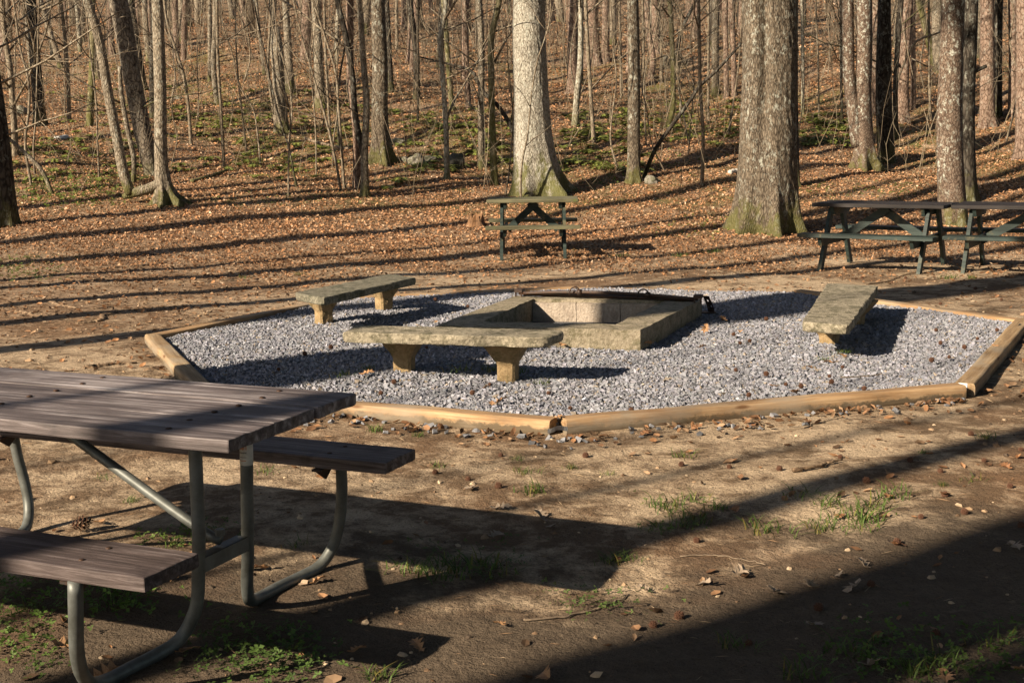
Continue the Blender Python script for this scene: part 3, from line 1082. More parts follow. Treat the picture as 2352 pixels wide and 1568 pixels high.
for end in (0, 1):
    for L_ in LEGS:
        P = np.array(L_)
        if end:
            P = P.copy(); P[:, 0] = UL - P[:, 0]
        m_ = MB()
        m_.tube(smooth_path(P, 46), .0208, 18)
        lg = mobj('leg', m_.mesh('leg', M_PIPE), tab)
        if end == 0 and L_ is LEGS[1]:
            # sticker wrapped round the far tall leg
            c0, c1 = np.array((-.2255, .0525, .635)), np.array((-.231, .0565, .555))
            m2 = MB()
            V, F, T = tube(np.array([c0, c1]), .0215, 18, False)
            m2.add(V, F)
            stk = mobj('sticker', m2.mesh('sticker', M_STICK), lg)
            for zt, zb, mt, nm, gaps in ((.622, .606, M_INKO, 'lettering', 9), (.599, .594, M_INKG, 'lettering', 12), (.583, .580, M_INKG, 'lettering', 1), (.572, .569, M_INKO, 'lettering', 1)):
                m3 = MB()
                # rows of tiny unreadable print facing the viewer
                cen = c0 + (c1 - c0) * ((.635 - (zt + zb) / 2) / .08)
                for k in range(gaps):
                    a0 = -2.30 + 1.35 * (k + .12) / gaps
                    a1 = -2.30 + 1.35 * (k + (.8 if gaps > 1 else .95)) / gaps
                    if gaps == 9 and k == 7: continue
                    hz = (zt - zb) / 2 * (1 if k % 3 else .7)
                    pts = []
                    for aa in np.linspace(a0, a1, 4 if gaps > 1 else 12):
                        for zz in (-hz, hz):
                            pts.append(cen + np.array([.0220 * math.cos(aa), .0220 * math.sin(aa), zz]))
                    pts = np.array(pts)
                    nn = len(pts) // 2
                    m3.add(pts, [(2 * i, 2 * i + 2, 2 * i + 3, 2 * i + 1) for i in range(nn - 1)])
                mobj(nm, m3.mesh(nm, mt), stk)
    sgn = 1 if end == 0 else -1
    ub = -.255 if end == 0 else UL + .255
    bm = bmesh.new()
    box(bm, ub, -.07, .312, .045, .24, .006)
    box(bm, ub + .021 * sgn, -.07, .292, .006, .24, .046)
    bobj('crossbar', bm, M_PIPE, tab)
    m_ = MB()
    P = np.array([(ub - .0 * sgn, -.07, .335), (ub - .035 * sgn, -.07, .345), (ub - .09 * sgn, -.07, .372), (UL / 2 + .06 * sgn, -.07, .68), (UL / 2 + .02 * sgn, -.07, .70)])
    m_.tube(smooth_path(P, 24), .0165, 14)
    br = mobj('brace', m_.mesh('brace', M_PIPE), tab)
    bm = bmesh.new()
    bmesh.ops.create_cone(bm, cap_ends=True, segments=6, radius1=.016, radius2=.016, depth=.02)
    bobj('nut', bm, M_PIPE, br, (ub, -.07, .362))
    for v in (-.655, .655):
        bm = bmesh.new()
        box(bm, ub, v * .985, .419, .04, .26, .008)
        # pointed gusset
        q = [bm.verts.new(p) for p in ((ub + .004, v * .985 - .13, .414), (ub + .004, v * .985 - .02, .414), (ub + .004, v * .985 - .07, .375))]
        q2 = [bm.verts.new(p.co + Vector((-.006, 0, 0))) for p in q]
        bm.faces.new(q); bm.faces.new(q2[::-1])
        for i in range(3): bm.faces.new((q[i], q[(i + 1) % 3], q2[(i + 1) % 3], q2[i]))
        bobj('seat_bracket', bm, M_IRON, tab)


# ------------------------------------------------------------------ wooden A-frame tables
def aframe(label, x, y, yaw, L, mats, fv=.60, fu=None, sv=.80, W=.72, seed=0):
    g = float(terr(x, y))
    root = empty('wooden_picnic_table', (x, y, g), math.radians(yaw))
    tag(root, label, 'picnic table', 'wooden picnic tables beyond the gravel ring')
    mt, mf = mats
    rr = random.Random(seed)
    bm = bmesh.new()
    pw = W / 4
    for k in range(4):
        v0 = -W / 2 + k * pw
        b2 = bmesh.new()
        box(b2, rr.uniform(-.006, .006), v0 + pw / 2, .728 + rr.uniform(-.002, .002), L, pw - .008, .042)
        bevel(b2, .004, 1)
        cutup(b2, 0, 8)
        roughen(b2, .004, 5, seed + k)
        join_bm(bm, b2)
    bobj('tabletop', bm, mt, root)
    for s in (-1, 1):
        bm = bmesh.new()
        box(bm, 0, s * (sv - .12), .41, L + .02, .235, .042)
        bevel(bm, .004, 1)
        cutup(bm, 0, 8)
        roughen(bm, .005, 4, seed + s * 3)
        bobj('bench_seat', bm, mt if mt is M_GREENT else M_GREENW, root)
    fu = fu or (L / 2 - .2)
    for su in (-1, 1):
        # seat beam and top cleat
        bm = bmesh.new()
        box(bm, su * (fu - .045), 0, .34, .04, 2 * sv - .08, .095)
        for v in bm.verts:
            if v.co.z < .3 and abs(v.co.y) > .3: v.co.y *= .93
        bobj('seat_beam', bm, mf, root)
        bm = bmesh.new()
        box(bm, su * (fu - .045), 0, .662, .04, W - .06, .088)
        for v in bm.verts:
            if v.co.z < .64: v.co.y *= .84
        bobj('top_cleat', bm, mf, root)
        for sv_ in (-1, 1):
            bm = bmesh.new()
            v1, v0 = .19, fv
            d = Vector((0, v0 - v1, -.70)).normalized()
            wv = Vector((0, -d.z, d.y)) * .048
            vs = []
            for uu in (-.02, .02):
                for pt, zz in (((v1), .705), ((v0), 0.)):
                    for q in (-1, 1):
                        vs.append(bm.verts.new((su * fu + uu, sv_ * (pt + q * .052), zz - .01)))
            for f in ((0, 1, 3, 2), (4, 6, 7, 5), (0, 4, 5, 1), (2, 3, 7, 6), (0, 2, 6, 4), (1, 5, 7, 3)):
                bm.faces.new([vs[i] for i in f])
            bevel(bm, .004, 1)
            bobj('leg', bm, mf, root)
        bm = bmesh.new()
        A_, B_ = Vector((su * (fu - .07), 0, .33)), Vector((-su * .05, 0, .69))
        dd = B_ - A_
        rot = dd.to_track_quat('X', 'Z').to_matrix()
        c_ = (A_ + B_) / 2
        box(bm, c_.x, .021 * su, c_.z, dd.length, .040, .09, rot)
        bobj('brace', bm, mf, root)
    return root


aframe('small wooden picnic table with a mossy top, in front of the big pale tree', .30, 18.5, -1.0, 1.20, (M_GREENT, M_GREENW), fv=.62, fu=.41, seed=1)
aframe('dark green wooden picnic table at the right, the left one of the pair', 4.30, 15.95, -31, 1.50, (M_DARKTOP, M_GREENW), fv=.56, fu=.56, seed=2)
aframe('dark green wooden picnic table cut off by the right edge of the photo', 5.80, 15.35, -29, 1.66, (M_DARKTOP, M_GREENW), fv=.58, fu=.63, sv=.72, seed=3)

# ------------------------------------------------------------------ trees
CROWNS = []


def grow(m_, p, d, r, L, depth, rr, spread=.7, upw=.25, seg=5, twig=.45):
    """one branch with children"""
    n = 6
    P = [np.array(p)]
    d = np.array(d, float)
    R = [r]
    for i in range(n):
        d = d + np.array([rr.gauss(0, .13), rr.gauss(0, .13), rr.gauss(0, .08) + upw * .12])
        d /= np.linalg.norm(d)
        P.append(P[-1] + d * L / n)
        R.append(r * (1 - .8 * (i + 1) / n))
    m_.tube(np.array(P), np.array(R), seg)
    if depth <= 0: return
    k = rr.randint(3, 5)
    for j in range(k):
        i = rr.randint(2, n)
        ax = np.array([rr.gauss(0, 1), rr.gauss(0, 1), rr.gauss(.2, .6)])
        ax -= d * ax.dot(d)
        ax /= np.linalg.norm(ax) + 1e-9
        nd = d * (1 - spread * .5) + ax * spread
        nd /= np.linalg.norm(nd)
        grow(m_, P[i], nd, R[i] * .62 + .001, L * rr.uniform(.4, .62), depth - 1, rr, spread, upw, max(3, seg - 1), twig)


def crown_mesh(name, seed, mat, Ht=8.0, r0=.12, nl=9, depth=2):
    rr = random.Random(seed)
    m_ = MB()
    P, R = [], []
    x = y = 0
    for i in range(9):
        P.append((x, y, Ht * i / 8)); R.append(r0 * (1 - .93 * i / 8))
        x += rr.gauss(0, .16); y += rr.gauss(0, .16)
    P = np.array(P)
    m_.tube(smooth_path(np.c_[P, R], 17)[:, :3], np.interp(np.linspace(0, 1, 17), np.linspace(0, 1, 9), R), 7)
    for k in range(nl):
        i = rr.uniform(.3, 7.0)
        p = np.array([np.interp(i, range(9), P[:, q]) for q in range(3)])
        r = np.interp(i, range(9), R) * .55
        an = k * 2.4 + rr.uniform(-.4, .4)
        d = np.array([math.cos(an), math.sin(an), rr.uniform(.35, .9)])
        grow(m_, p, d / np.linalg.norm(d), r, Ht * rr.uniform(.28, .5) * (1 - i / 14), depth, rr, .75)
    return m_.mesh(name, mat)


def branch_mesh(seed, mat, L=1.6, r=.013):
    rr = random.Random(seed)
    m_ = MB()
    grow(m_, (0, 0, 0), (1, 0, .35), r, L, 2, rr, .65, .35, 4)
    return m_.mesh('branch', mat)


CROWN = {}
for mname in ('oak', 'dark', 'pine', 'lich', 'sap'):
    CROWN[mname] = [crown_mesh('crown', hash_ + len(mname) * 10, KM[mname], depth=1) for hash_ in (1, 2)]
SAPCROWN = [crown_mesh('crown', 50 + i, MB_SAP, 3.2, .022, 11, 1) for i in range(4)]
BRANCH = {'sap': [branch_mesh(70 + i, MB_SAP) for i in range(5)], 'dark': [branch_mesh(90 + i, MB_DARK) for i in range(3)]}
CKIND = dict(oak='oak', pale='lich', ridge='oak', dark='dark', plate='oak', pine='pine', red='oak', lich='lich', moss='oak', sap='sap')


def trunk_prof(seed, r0, hs, flare, nroot, amp, rid, groove=None):
    """radius multiplier with buttress roots and bark ridges"""
    rr = np.random.default_rng(seed)
    ph = rr.uniform(0, 6.28, 8)
    rk = rr.integers(max(5, rid - 6), rid + 8, 4)

    def prof(th, i):
        h = hs[i]
        e = np.exp(-max(h, 0) / (r0 * 1.15 + .05))
        e2 = np.exp(-max(h, 0) / (r0 * .5 + .03))
        root = .5 + .5 * np.cos(nroot * th + ph[0] + .8 * np.sin(th + ph[1]))
        lump = .8 + .35 * np.sin(2 * th + ph[7]) * np.sin(3 * th + ph[6])
        m = 1 + flare * e * lump * (.25 + 1.0 * root ** 3) + flare * 1.3 * e2 * lump * root ** 4 - flare * .25 * e2 * (1 - root)
        m = m + .03 * np.sin(2 * th + ph[2] + h * .5) + .02 * np.sin(3 * th + ph[3] - h * .8)
        if amp:
            m = m + amp * (np.abs(np.sin(rk[0] * th / 2 + ph[4] + 1.2 * np.sin(h * 3 + ph[5]))) + .6 * np.abs(np.sin(rk[1] * th / 2 + ph[6] + 1.5 * np.sin(h * 5 + 2 * th))) + .4 * np.sin(rk[2] * th + h * 21)) - amp
        if groove:
            dth = np.angle(np.exp(1j * (th - groove)))
            m = m - .30 * np.exp(-(dth / .20) ** 2) * float(sstep((h - .7) / 1.6)) + .05 * np.cos(2 * (th - groove) + math.pi)
        return m
    return prof


hero_xy = []


def build_trunk(P, R, mat, flare, nroot, seed, big, base, groove=None):
    """P (k,3) relative to the base, R (k)"""
    L = np.linalg.norm(np.diff(P, axis=0), axis=1).sum()
    rmax = R[0]
    if big == 2: seg, n = 110, int(min(5.5, L) / .035)
    elif big == 1: seg, n = 40, int(min(6, L) / .07)
    else: seg, n = (14 if rmax > .05 else 8), int(L / .22) + 6
    Q = smooth_path(np.c_[P, R], 240)
    d = np.r_[0, np.cumsum(np.linalg.norm(np.diff(Q[:, :3], axis=0), axis=1))]
    if big:
        s = np.r_[np.linspace(0, min(5.5, d[-1] * .7), n), np.linspace(min(5.5, d[-1] * .7), d[-1], 14)[1:]]
    else:
        s = np.r_[np.linspace(0, .5, 5)[:-1], np.linspace(.5, d[-1], n)]
    Q = np.stack([np.interp(s, d, Q[:, k]) for k in range(4)], -1)
    prof = trunk_prof(seed, rmax, Q[:, 2], flare, nroot, {0: 0, 1: .022, 2: .020}[big], int(26 if big == 2 else 16), groove)
    # sink the foot
    Q = np.vstack([Q[0] - np.array([0, 0, .25, 0]), Q])
    pr = lambda th, i: prof(th, max(0, i - 1))
    V, F, T = tube(Q[:, :3], np.maximum(Q[:, 3], .002), seg, True, pr)
    return npmesh('trunk', V, [F, T], mat)


def hero(pts, kind, label, group=None, name='tree', cat='tree', flare=.25, nroot=5, top=None, broken=False, twigs=0, twig_kind='sap', tws=1.0, crown=True, ext=None, dist=None, groove=None):
    """pts: picture measurements (x, y, width) of a trunk from the foot up; the foot is found on the terrain"""
    B = hit(pts[0][0], pts[0][1])
    yb = B[1] if dist is None else dist
    if dist is not None:
        r = ray(pts[0][0], pts[0][1]); B = CAM + r * dist / r[1]; B[2] = terr(B[0], B[1])
    P, R = [], []
    for px, py, wd in pts:
        r = ray(px, py)
        Q = CAM + r * (yb / r[1])
        P.append(Q - B)
        R.append(wd / 2 / FPX * np.linalg.norm(r) * yb / r[1] * 1.0)
    P[0] = np.zeros(3)
    P, R = np.array(P), np.array(R)
    rel = np.array(P)
    H0 = rel[-1][2]
    big = 2 if pts[1][2] > 60 else (1 if pts[1][2] > 22 else 0)
    hero_xy.append((B[0], B[1], R[0]))
    seed = int(abs(pts[0][0]) * 7 + abs(pts[0][1]))
    rr = random.Random(seed)
    if not broken:
        d = rel[-1] - rel[-2]
        d /= np.linalg.norm(d)
        if d[2] < .5: d = np.array([d[0] * .5, 0, .8])
        tall = ext if ext else (3.0 + 20 * R[-1])
        up_ = []
        p = rel[-1].copy(); r_ = R[-1]
        for k in range(3):
            d = d * .8 + np.array([0, 0, .25]) + np.array([rr.gauss(0, .04), rr.gauss(0, .04), 0])
            d /= np.linalg.norm(d)
            p = p + d * tall / 3
            r_ *= .88
            up_.append((p.copy(), r_))
        rel = np.vstack([rel, [u[0] for u in up_]])
        R = np.r_[R, [u[1] for u in up_]]
    # a little sway out of the picture plane
    t = np.clip(rel[:, 2] / max(rel[-1, 2], 1e-3), 0, 1)
    rel[:, 1] += rr.uniform(-.25, .25) * t * min(1, R[0] * 6) * np.linspace(0, 1, len(rel))
    root = empty(name, B)
    tag(root, label, cat, group)
    mobj('trunk', build_trunk(rel, R, KM[kind], flare, nroot, seed, big, B, groove), root)
    if crown and not broken:
        ck = rr.choice(CROWN[CKIND[kind]]) if R[-1] > .028 else rr.choice(SAPCROWN)
        r0 = .12 if R[-1] > .028 else .022
        s = R[-1] / r0
        sz = min(max(s, .55), 1.5)
        mobj('crown', ck, root, rel[-1] - np.array([0, 0, .02]), (0, 0, rr.uniform(0, 6.28)), (s * .98 if s > .55 else .6, s * .98 if s > .55 else .6, sz))
    for k in range(twigs):
        zt = rr.uniform(.9, max(1.2, H0))
        q = np.array([np.interp(zt, rel[:, 2], rel[:, i]) for i in range(3)])
        rt = np.interp(zt, rel[:, 2], R)
        s = rr.uniform(.5, 1.25) * min(1.6, max(.6, rt / .03)) * tws
        mobj('branch', rr.choice(BRANCH[twig_kind]), root, q, (rr.uniform(-.2, .3), rr.uniform(-.5, .1), rr.uniform(0, 6.28)), s)
    return root, rel, R


def limb(root, pts, P0, kind, name='branch', dist=None):
    """extra limb on a tree, measured in the picture at the tree's own distance"""
    B = np.array(root.location)
    yb = B[1]
    P, R = [], []
    for px, py, wd in pts:
        r = ray(px, py)
        P.append(CAM + r * (yb / r[1]) - B)
        R.append(wd / 2 / FPX * yb)
    Q = smooth_path(np.c_[np.array(P), R], max(14, len(pts) * 6))
    m_ = MB()
    m_.tube(Q[:, :3], Q[:, 3], 14 if R[0] > .04 else 7)
    return mobj(name, m_.mesh(name, KM[kind]), root)


# --- the big trees -------------------------------------------------------------------------
hero([(1238, 449, 100), (1226, 342, 90), (1221, 218, 80), (1216, 93, 77), (1216, 0, 74)], 'pale', 'big pale barked tree with a mossy flared foot behind the small picnic table', flare=.42, nroot=6)
rt, rel, R = hero([(1762, 530, 128), (1764, 430, 126), (1765, 300, 122), (1768, 150, 118), (1768, 0, 116)], 'ridge', 'big grey furrowed tree with two fused stems left of the right hand tables', flare=.30, nroot=6, groove=math.radians(247))
hero([(1821, 428, 30), (1819, 250, 26), (1818, 0, 24)], 'dark', 'dark shaded trunk showing just behind the right side of the big furrowed tree', flare=.25)
hero([(878, 372, 46), (873, 280, 37), (873, 155, 35), (868, 0, 30)], 'ridge', 'grey oak with a flared mossy foot beside the pile of mossy rocks', flare=.4)
hero([(1456, 420, 31), (1456, 311, 29), (1456, 155, 28), (1453, 0, 26)], 'ridge', 'straight grey oak beside the small mossy rock right of the big pale tree', flare=.3)
rt, rel, R = hero([(1986, 388, 46), (1984, 330, 42), (1982, 218, 37), (1985, 125, 35), (1985, 0, 34)], 'red', 'smooth red brown tree that splits into two stems, with mossy roots, beyond the right tables', flare=.55, nroot=6)
limb(rt, [(1972, 335, 34), (1960, 250, 31), (1951, 187, 28), (1948, 90, 27), (1947, 0, 27), (1944, -150, 24), (1940, -350, 18)], None, 'red', 'second_stem')
hero([(2036, 372, 38), (2030, 250, 36), (2029, 155, 34), (2030, 0, 27)], 'dark', 'wide dark trunk standing close behind the two stemmed red brown tree', flare=.15)
hero([(2192, 518, 62), (2184, 400, 58), (2181, 311, 56), (2184, 155, 51), (2190, 0, 48)], 'red', 'straight brown trunk rising behind the right hand picnic tables', flare=.12)
hero([(2226, 464, 36), (2224, 380, 32), (2223, 249, 30), (2228, 93, 31), (2231, 0, 31)], 'dark', 'dark shaded trunk with a stub, close behind the brown trunk at the right tables', flare=.35)
hero([(2268, 292, 32), (2268, 155, 30), (2268, 0, 29)], 'pine', 'reddish scaly pine between the shaded stub trunk and the right edge', flare=.2)
hero([(2292, 268, 19), (2292, 130, 18), (2294, 0, 17)], 'dark', 'narrow dark trunk just right of the reddish scaly pine near the right edge', flare=.2)
hero([(2326, 266, 20), (2327, 130, 17), (2326, 0, 17)], 'pine', 'slim reddish pine second from the right edge of the photo', flare=.2)
hero([(2362, 366, 56), (2358, 200, 46), (2356, 0, 42)], 'pine', 'thick brown trunk cut by the right edge of the photo', flare=.3)
hero([(18, 518, 48), (12, 430, 40), (2, 330, 38), (-14, 200, 34), (-40, 0, 32)], 'dark', 'dark leaning trunk cut by the left edge of the photo', flare=.15, twigs=5, tws=1.0)
hero([(352, 404, 36), (330, 311, 38), (305, 187, 38), (277, 31, 40), (270, 0, 40)], 'plate', 'thick leaning tree with plated bark behind the low forked tree', flare=.05, twigs=5, twig_kind='dark', tws=.9)
hero([(327, 206, 22), (311, 93, 19), (299, 0, 18)], 'dark', 'dark slanting trunk close behind the leaning plated tree', flare=.2)
rt, rel, R = hero([(384, 470, 34), (372, 400, 29), (369, 340, 27), (368, 218, 26), (364, 93, 25), (360, 0, 24)], 'oak', 'pale tree with splayed mossy roots and a low second stem growing from a horizontal limb', flare=1.15, nroot=6)
limb(rt, [(378, 415, 22), (345, 432, 23), (312, 442, 22), (283, 452, 12)], None, 'oak', 'horizontal_limb')
limb(rt, [(300, 446, 24), (286, 405, 24), (272, 335, 23), (249, 218, 22), (224, 78, 21), (200, 0, 20), (180, -120, 15), (165, -250, 8)], None, 'oak', 'second_stem')
hero([(306, 420, 10), (308, 373, 11), (293, 296, 11), (278, 202, 10), (276, 152, 8)], 'oak', 'thin curved sapling broken off at the top, between the stems of the low forked tree', broken=True, twigs=1)
hero([(36, 358, 13), (30, 250, 13), (22, 150, 12), (10, 80, 10), (4, 0, 9)], 'sap', 'slim leaning stem just right of the dark trunk at the left edge', twigs=6, tws=1.5)
hero([(93, 290, 28), (82, 155, 23), (70, 0, 20)], 'dark', 'dark straight trunk with one sunlit side in the upper left', flare=.25, twigs=6, tws=1.3)
hero([(206, 290, 16), (210, 200, 14), (213, 110, 13), (212, 0, 12)], 'moss', 'short looking greenish trunk left of the low forked tree', flare=.35, twigs=5, tws=1.2)
hero([(121, 448, 9), (96, 392, 9), (47, 342, 8), (6, 305, 7), (-30, 270, 6)], 'oak', 'bent bare stem arching down to the ground by the green patch at the left', broken=True, name='bent_sapling', cat='sapling', flare=.1)
SG = None
SAPS = [
    ([(72, 426, 6), (58, 327, 6), (67, 249, 6), (66, 187, 5), (50, 125, 5)], 'sap', 'wavy thin sapling left of the dark straight trunk in the upper left', 4),
    ([(80, 400, 5), (77, 340, 5), (81, 290, 4)], 'sap', 'short crooked sapling beside the wavy thin one at the left', 1),
    ([(228, 415, 5), (223, 300, 4), (222, 250, 4)], 'sap', 'short straight sapling left of the low forked tree', 3),
    ([(439, 333, 8), (433, 249, 7), (423, 180, 7), (405, 118, 6), (386, 62, 6), (376, 0, 5)], 'sap', 'kinked sapling leaning left just right of the low forked tree', 4),
    ([(515, 386, 8), (507, 249, 7), (500, 124, 7), (498, 0, 6)], 'sap', 'straight slim sapling halfway between the low forked tree and the broken snag', 3),
    ([(567, 352, 5), (556, 260, 4), (545, 155, 4), (540, 0, 3)], 'sap', 'very thin sapling left of the broken snag', 3),
    ([(493, 134, 13), (494, 60, 12), (495, 0, 12)], 'oak', 'grey trunk at the top behind the straight slim sapling', 0),
    ([(482, 187, 9), (482, 80, 9), (482, 0, 8)], 'oak', 'narrow grey trunk just left of the grey trunk behind the straight sapling', 0),
    ([(159, 280, 9), (155, 155, 8), (140, 0, 7)], 'sap', 'leaning slim sapling right of the dark straight trunk in the upper left', 3),
    ([(141, 158, 13), (120, 90, 12), (92, 0, 12)], 'oak', 'pale trunk leaning left high in the upper left', 1),
    ([(666, 212, 22), (661, 93, 17), (655, 0, 15)], 'oak', 'grey trunk just right of the broken snag', 0),
    ([(737, 246, 25), (731, 125, 21), (725, 0, 20)], 'oak', 'dull brown trunk between the broken snag and the forked dark and pale pair', 0),
    ([(820, 432, 19), (818, 300, 18), (806, 190, 18), (803, 0, 17)], 'pine', 'dark reddish trunk behind the forked dark and pale pair', 0),
    ([(899, 212, 13), (893, 100, 12), (888, 0, 12)], 'dark', 'dark narrow trunk just right of the oak by the mossy rocks', 0),
    ([(1027, 413, 13), (1024, 280, 12), (1018, 187, 11), (1013, 78, 11), (1021, 40, 11), (1024, 0, 10)], 'lich', 'white lichen spotted slender tree with a kink, right of the mossy rocks', 3),
    ([(1039, 255, 12), (1030, 155, 11), (1024, 62, 11), (1018, 0, 10)], 'moss', 'mossy slim trunk just behind the white lichen spotted tree', 1),
    ([(1077, 249, 13), (1072, 155, 12), (1067, 0, 12)], 'pine', 'reddish trunk between the lichen spotted tree and the big pale tree', 0),
    ([(1106, 385, 17), (1105, 249, 15), (1105, 93, 15), (1099, 0, 14)], 'oak', 'straight tan trunk left of the big pale tree', 1),
    ([(1136, 424, 18), (1131, 296, 15), (1128, 155, 15), (1128, 93, 15), (1145, 10, 14)], 'moss', 'mossy trunk nearest the left side of the big pale tree', 1),
    ([(960, 286, 6), (960, 187, 6), (958, 0, 5)], 'sap', 'thin upright sapling behind the mossy rocks', 3),
    ([(759, 318, 7), (753, 218, 6), (748, 124, 6), (745, 0, 5)], 'sap', 'thin sapling just right of the dull brown trunk', 3),
    ([(778, 337, 5), (775, 249, 5), (779, 187, 5), (790, 120, 4)], 'dark', 'thin dark sapling left of the forked dark and pale pair', 2),
    ([(791, 433, 7), (778, 249, 6), (772, 171, 6), (744, 78, 5), (725, 20, 4)], 'sap', 'long thin sapling leaning left at the foot of the forked pair', 3),
    ([(783, 436, 6), (762, 327, 6), (737, 233, 5), (715, 160, 4)], 'sap', 'thin sapling crossing behind the long thin leaning one by the forked pair', 2),
    ([(635, 299, 7), (616, 156, 6), (620, 60, 6), (622, 0, 5)], 'sap', 'thin pale sapling hugging the left side of the broken snag', 2),
    ([(681, 430, 5), (660, 327, 4), (644, 280, 4)], 'dark', 'thin dark leaning stick of a sapling below the broken snag', 1),
    ([(608, 171, 9), (594, 62, 8), (588, 0, 8)], 'oak', 'slanting pale trunk high up left of the broken snag', 0),
    ([(912, 115, 8), (911, 0, 7)], 'sap', 'straight tan pole high up right of the oak by the mossy rocks', 0),
    ([(944, 95, 13), (943, 0, 12)], 'oak', 'pale thick pole high up above the mossy rocks', 0),
    ([(1318, 214, 30), (1315, 125, 24), (1318, 0, 22)], 'pine', 'dark rooted pine just right of the big pale tree', 0),
    ([(1332, 195, 15), (1332, 90, 14), (1331, 0, 13)], 'dark', 'black narrow trunk touching the dark rooted pine', 0),
    ([(1321, 290, 16), (1325, 218, 14), (1332, 155, 14), (1334, 60, 12), (1334, 0, 11)], 'lich', 'pale slim trunk in front of the dark rooted pine', 1),
    ([(1364, 330, 10), (1358, 233, 9), (1350, 109, 9), (1345, 0, 8)], 'sap', 'bowed slim sapling between the big pale tree and the straight grey oak', 3),
    ([(1363, 152, 40), (1361, 80, 29), (1360, 0, 28)], 'pine', 'thick pale pink pine with a wide foot behind the bowed sapling', 0),
    ([(1391, 146, 19), (1391, 70, 17), (1391, 0, 17)], 'pine', 'pink lit pine just right of the pine with the wide foot', 0),
    ([(1408, 102, 15), (1408, 0, 14)], 'oak', 'brown trunk between the pink lit pine and the straight grey oak', 0),
    ([(1427, 224, 7), (1425, 93, 6), (1422, 0, 6)], 'sap', 'straight thin tan sapling left of the straight grey oak', 2),
    ([(1479, 224, 7), (1478, 93, 6), (1476, 0, 6)], 'sap', 'straight thin sapling right of the straight grey oak', 2),
    ([(1494, 182, 14), (1500, 140, 13), (1490, 78, 12), (1486, 0, 12)], 'pine', 'curved reddish trunk right of the straight grey oak', 0),
    ([(1506, 124, 17), (1505, 60, 16), (1504, 0, 16)], 'pine', 'straight red trunk behind the curved reddish one', 0),
    ([(1520, 190, 7), (1517, 93, 6), (1514, 0, 6)], 'sap', 'thin tan sapling right of the curved reddish trunk', 2),
    ([(1530, 295, 13), (1540, 272, 12), (1546, 187, 12), (1543, 87, 11), (1538, 0, 11)], 'moss', 'slim tree with a kinked foot between the grey oak and the big furrowed tree', 2),
    ([(1554, 159, 10), (1557, 109, 9), (1568, 62, 8), (1590, 19, 7)], 'dark', 'dark curved trunk leaning right behind the tree with the kinked foot', 1),
    ([(1612, 426, 9), (1615, 311, 8), (1609, 218, 8), (1606, 93, 8), (1604, 0, 7)], 'sap', 'wavy slim sapling standing alone left of the big furrowed tree', 3),
    ([(1643, 218, 17), (1643, 100, 16), (1643, 0, 15)], 'oak', 'tan trunk behind the slanting pole left of the big furrowed tree', 0),
    ([(1669, 224, 12), (1667, 100, 11), (1666, 0, 11)], 'pine', 'pinkish slim trunk close left of the big furrowed tree', 0),
    ([(1687, 220, 13), (1684, 100, 12), (1680, 0, 12)], 'pine', 'pinkish trunk touching the left outline of the big furrowed tree', 0),
    ([(1627, 277, 6), (1627, 150, 6), (1627, 0, 5)], 'sap', 'thin straight sapling just right of the wavy slim one', 2),
    ([(1674, 308, 5), (1680, 265, 5), (1686, 230, 4)], 'sap', 'short thin sapling left of the big furrowed tree', 1),
    ([(2012, 262, 18), (2012, 130, 16), (2013, 0, 16)], 'pine', 'reddish trunk glimpsed between the two stemmed tree and the wide dark trunk', 0),
    ([(2075, 284, 26), (2075, 187, 23), (2082, 62, 22), (2086, 0, 21)], 'pine', 'scaly pale pine leaning right, right of the wide dark trunk', 0),
    ([(2058, 318, 12), (2057, 187, 11), (2063, 93, 11), (2071, 0, 10)], 'dark', 'dark slim trunk just left of the scaly pale pine', 1),
    ([(2097, 250, 12), (2097, 120, 11), (2097, 0, 11)], 'pine', 'brown slim trunk just right of the scaly pale pine', 0),
    ([(2146, 150, 16), (2134, 95, 15), (2120, 40, 14), (2108, 0, 14)], 'moss', 'trunk leaning left high up before the brown trunk at the right tables', 1),
    ([(2138, 277, 6), (2134, 180, 5), (2134, 60, 5)], 'sap', 'thin sapling left of the brown trunk at the right tables', 2),
    ([(1844, 262, 8), (1844, 125, 7), (1842, 0, 7)], 'lich', 'pale straight sapling right of the big furrowed tree', 2),
    ([(1881, 271, 5), (1880, 200, 4), (1879, 140, 4)], 'sap', 'short thin sapling right of the pale straight one', 2),
    ([(1934, 286, 7), (1932, 155, 6), (1931, 0, 6)], 'dark', 'dark thin sapling left of the two stemmed red brown tree', 2),
    ([(2050, 290, 6), (2051, 233, 6), (2075, 150, 5), (2103, 97, 5), (2162, 72, 4)], 'sap', 'thin sapling bending right across the scaly pale pine', 2),
]
for pts, kd, lb, tw in SAPS:
    w1 = pts[1][2]
    hero(pts, kd, lb, None, 'tree' if w1 > 9 else 'sapling', 'tree' if w1 > 9 else 'sapling', flare=.3 if w1 > 9 else .2, twigs=int(tw * 1.6) + (2 if w1 > 9 and pts[0][1] > 230 else 0), tws=1.15, twig_kind='dark' if kd == 'dark' else 'sap')
# forked pair
rt, rel, R = hero([(839, 451, 19), (838, 400, 18), (837, 352, 18), (842, 249, 15), (834, 140, 14), (825, 0, 13)], 'oak', 'pale stem of the forked dark and pale pair left of the oak by the rocks', flare=.35, twigs=2)
limb(rt, [(838, 372, 12), (828, 325, 14), (818, 280, 14), (809, 171, 13), (793, 78, 13), (778, 16, 12), (765, -60, 11), (745, -220, 6)], None, 'dark', 'second_stem')
# snag
hero([(649, 306, 30), (643, 230, 27), (638, 150, 26), (635, 95, 24), (634, 62, 10)], 'oak', 'broken topped dead snag with a jagged dark tip in the upper middle left', name='dead_snag', cat='snag', broken=True, flare=.3)
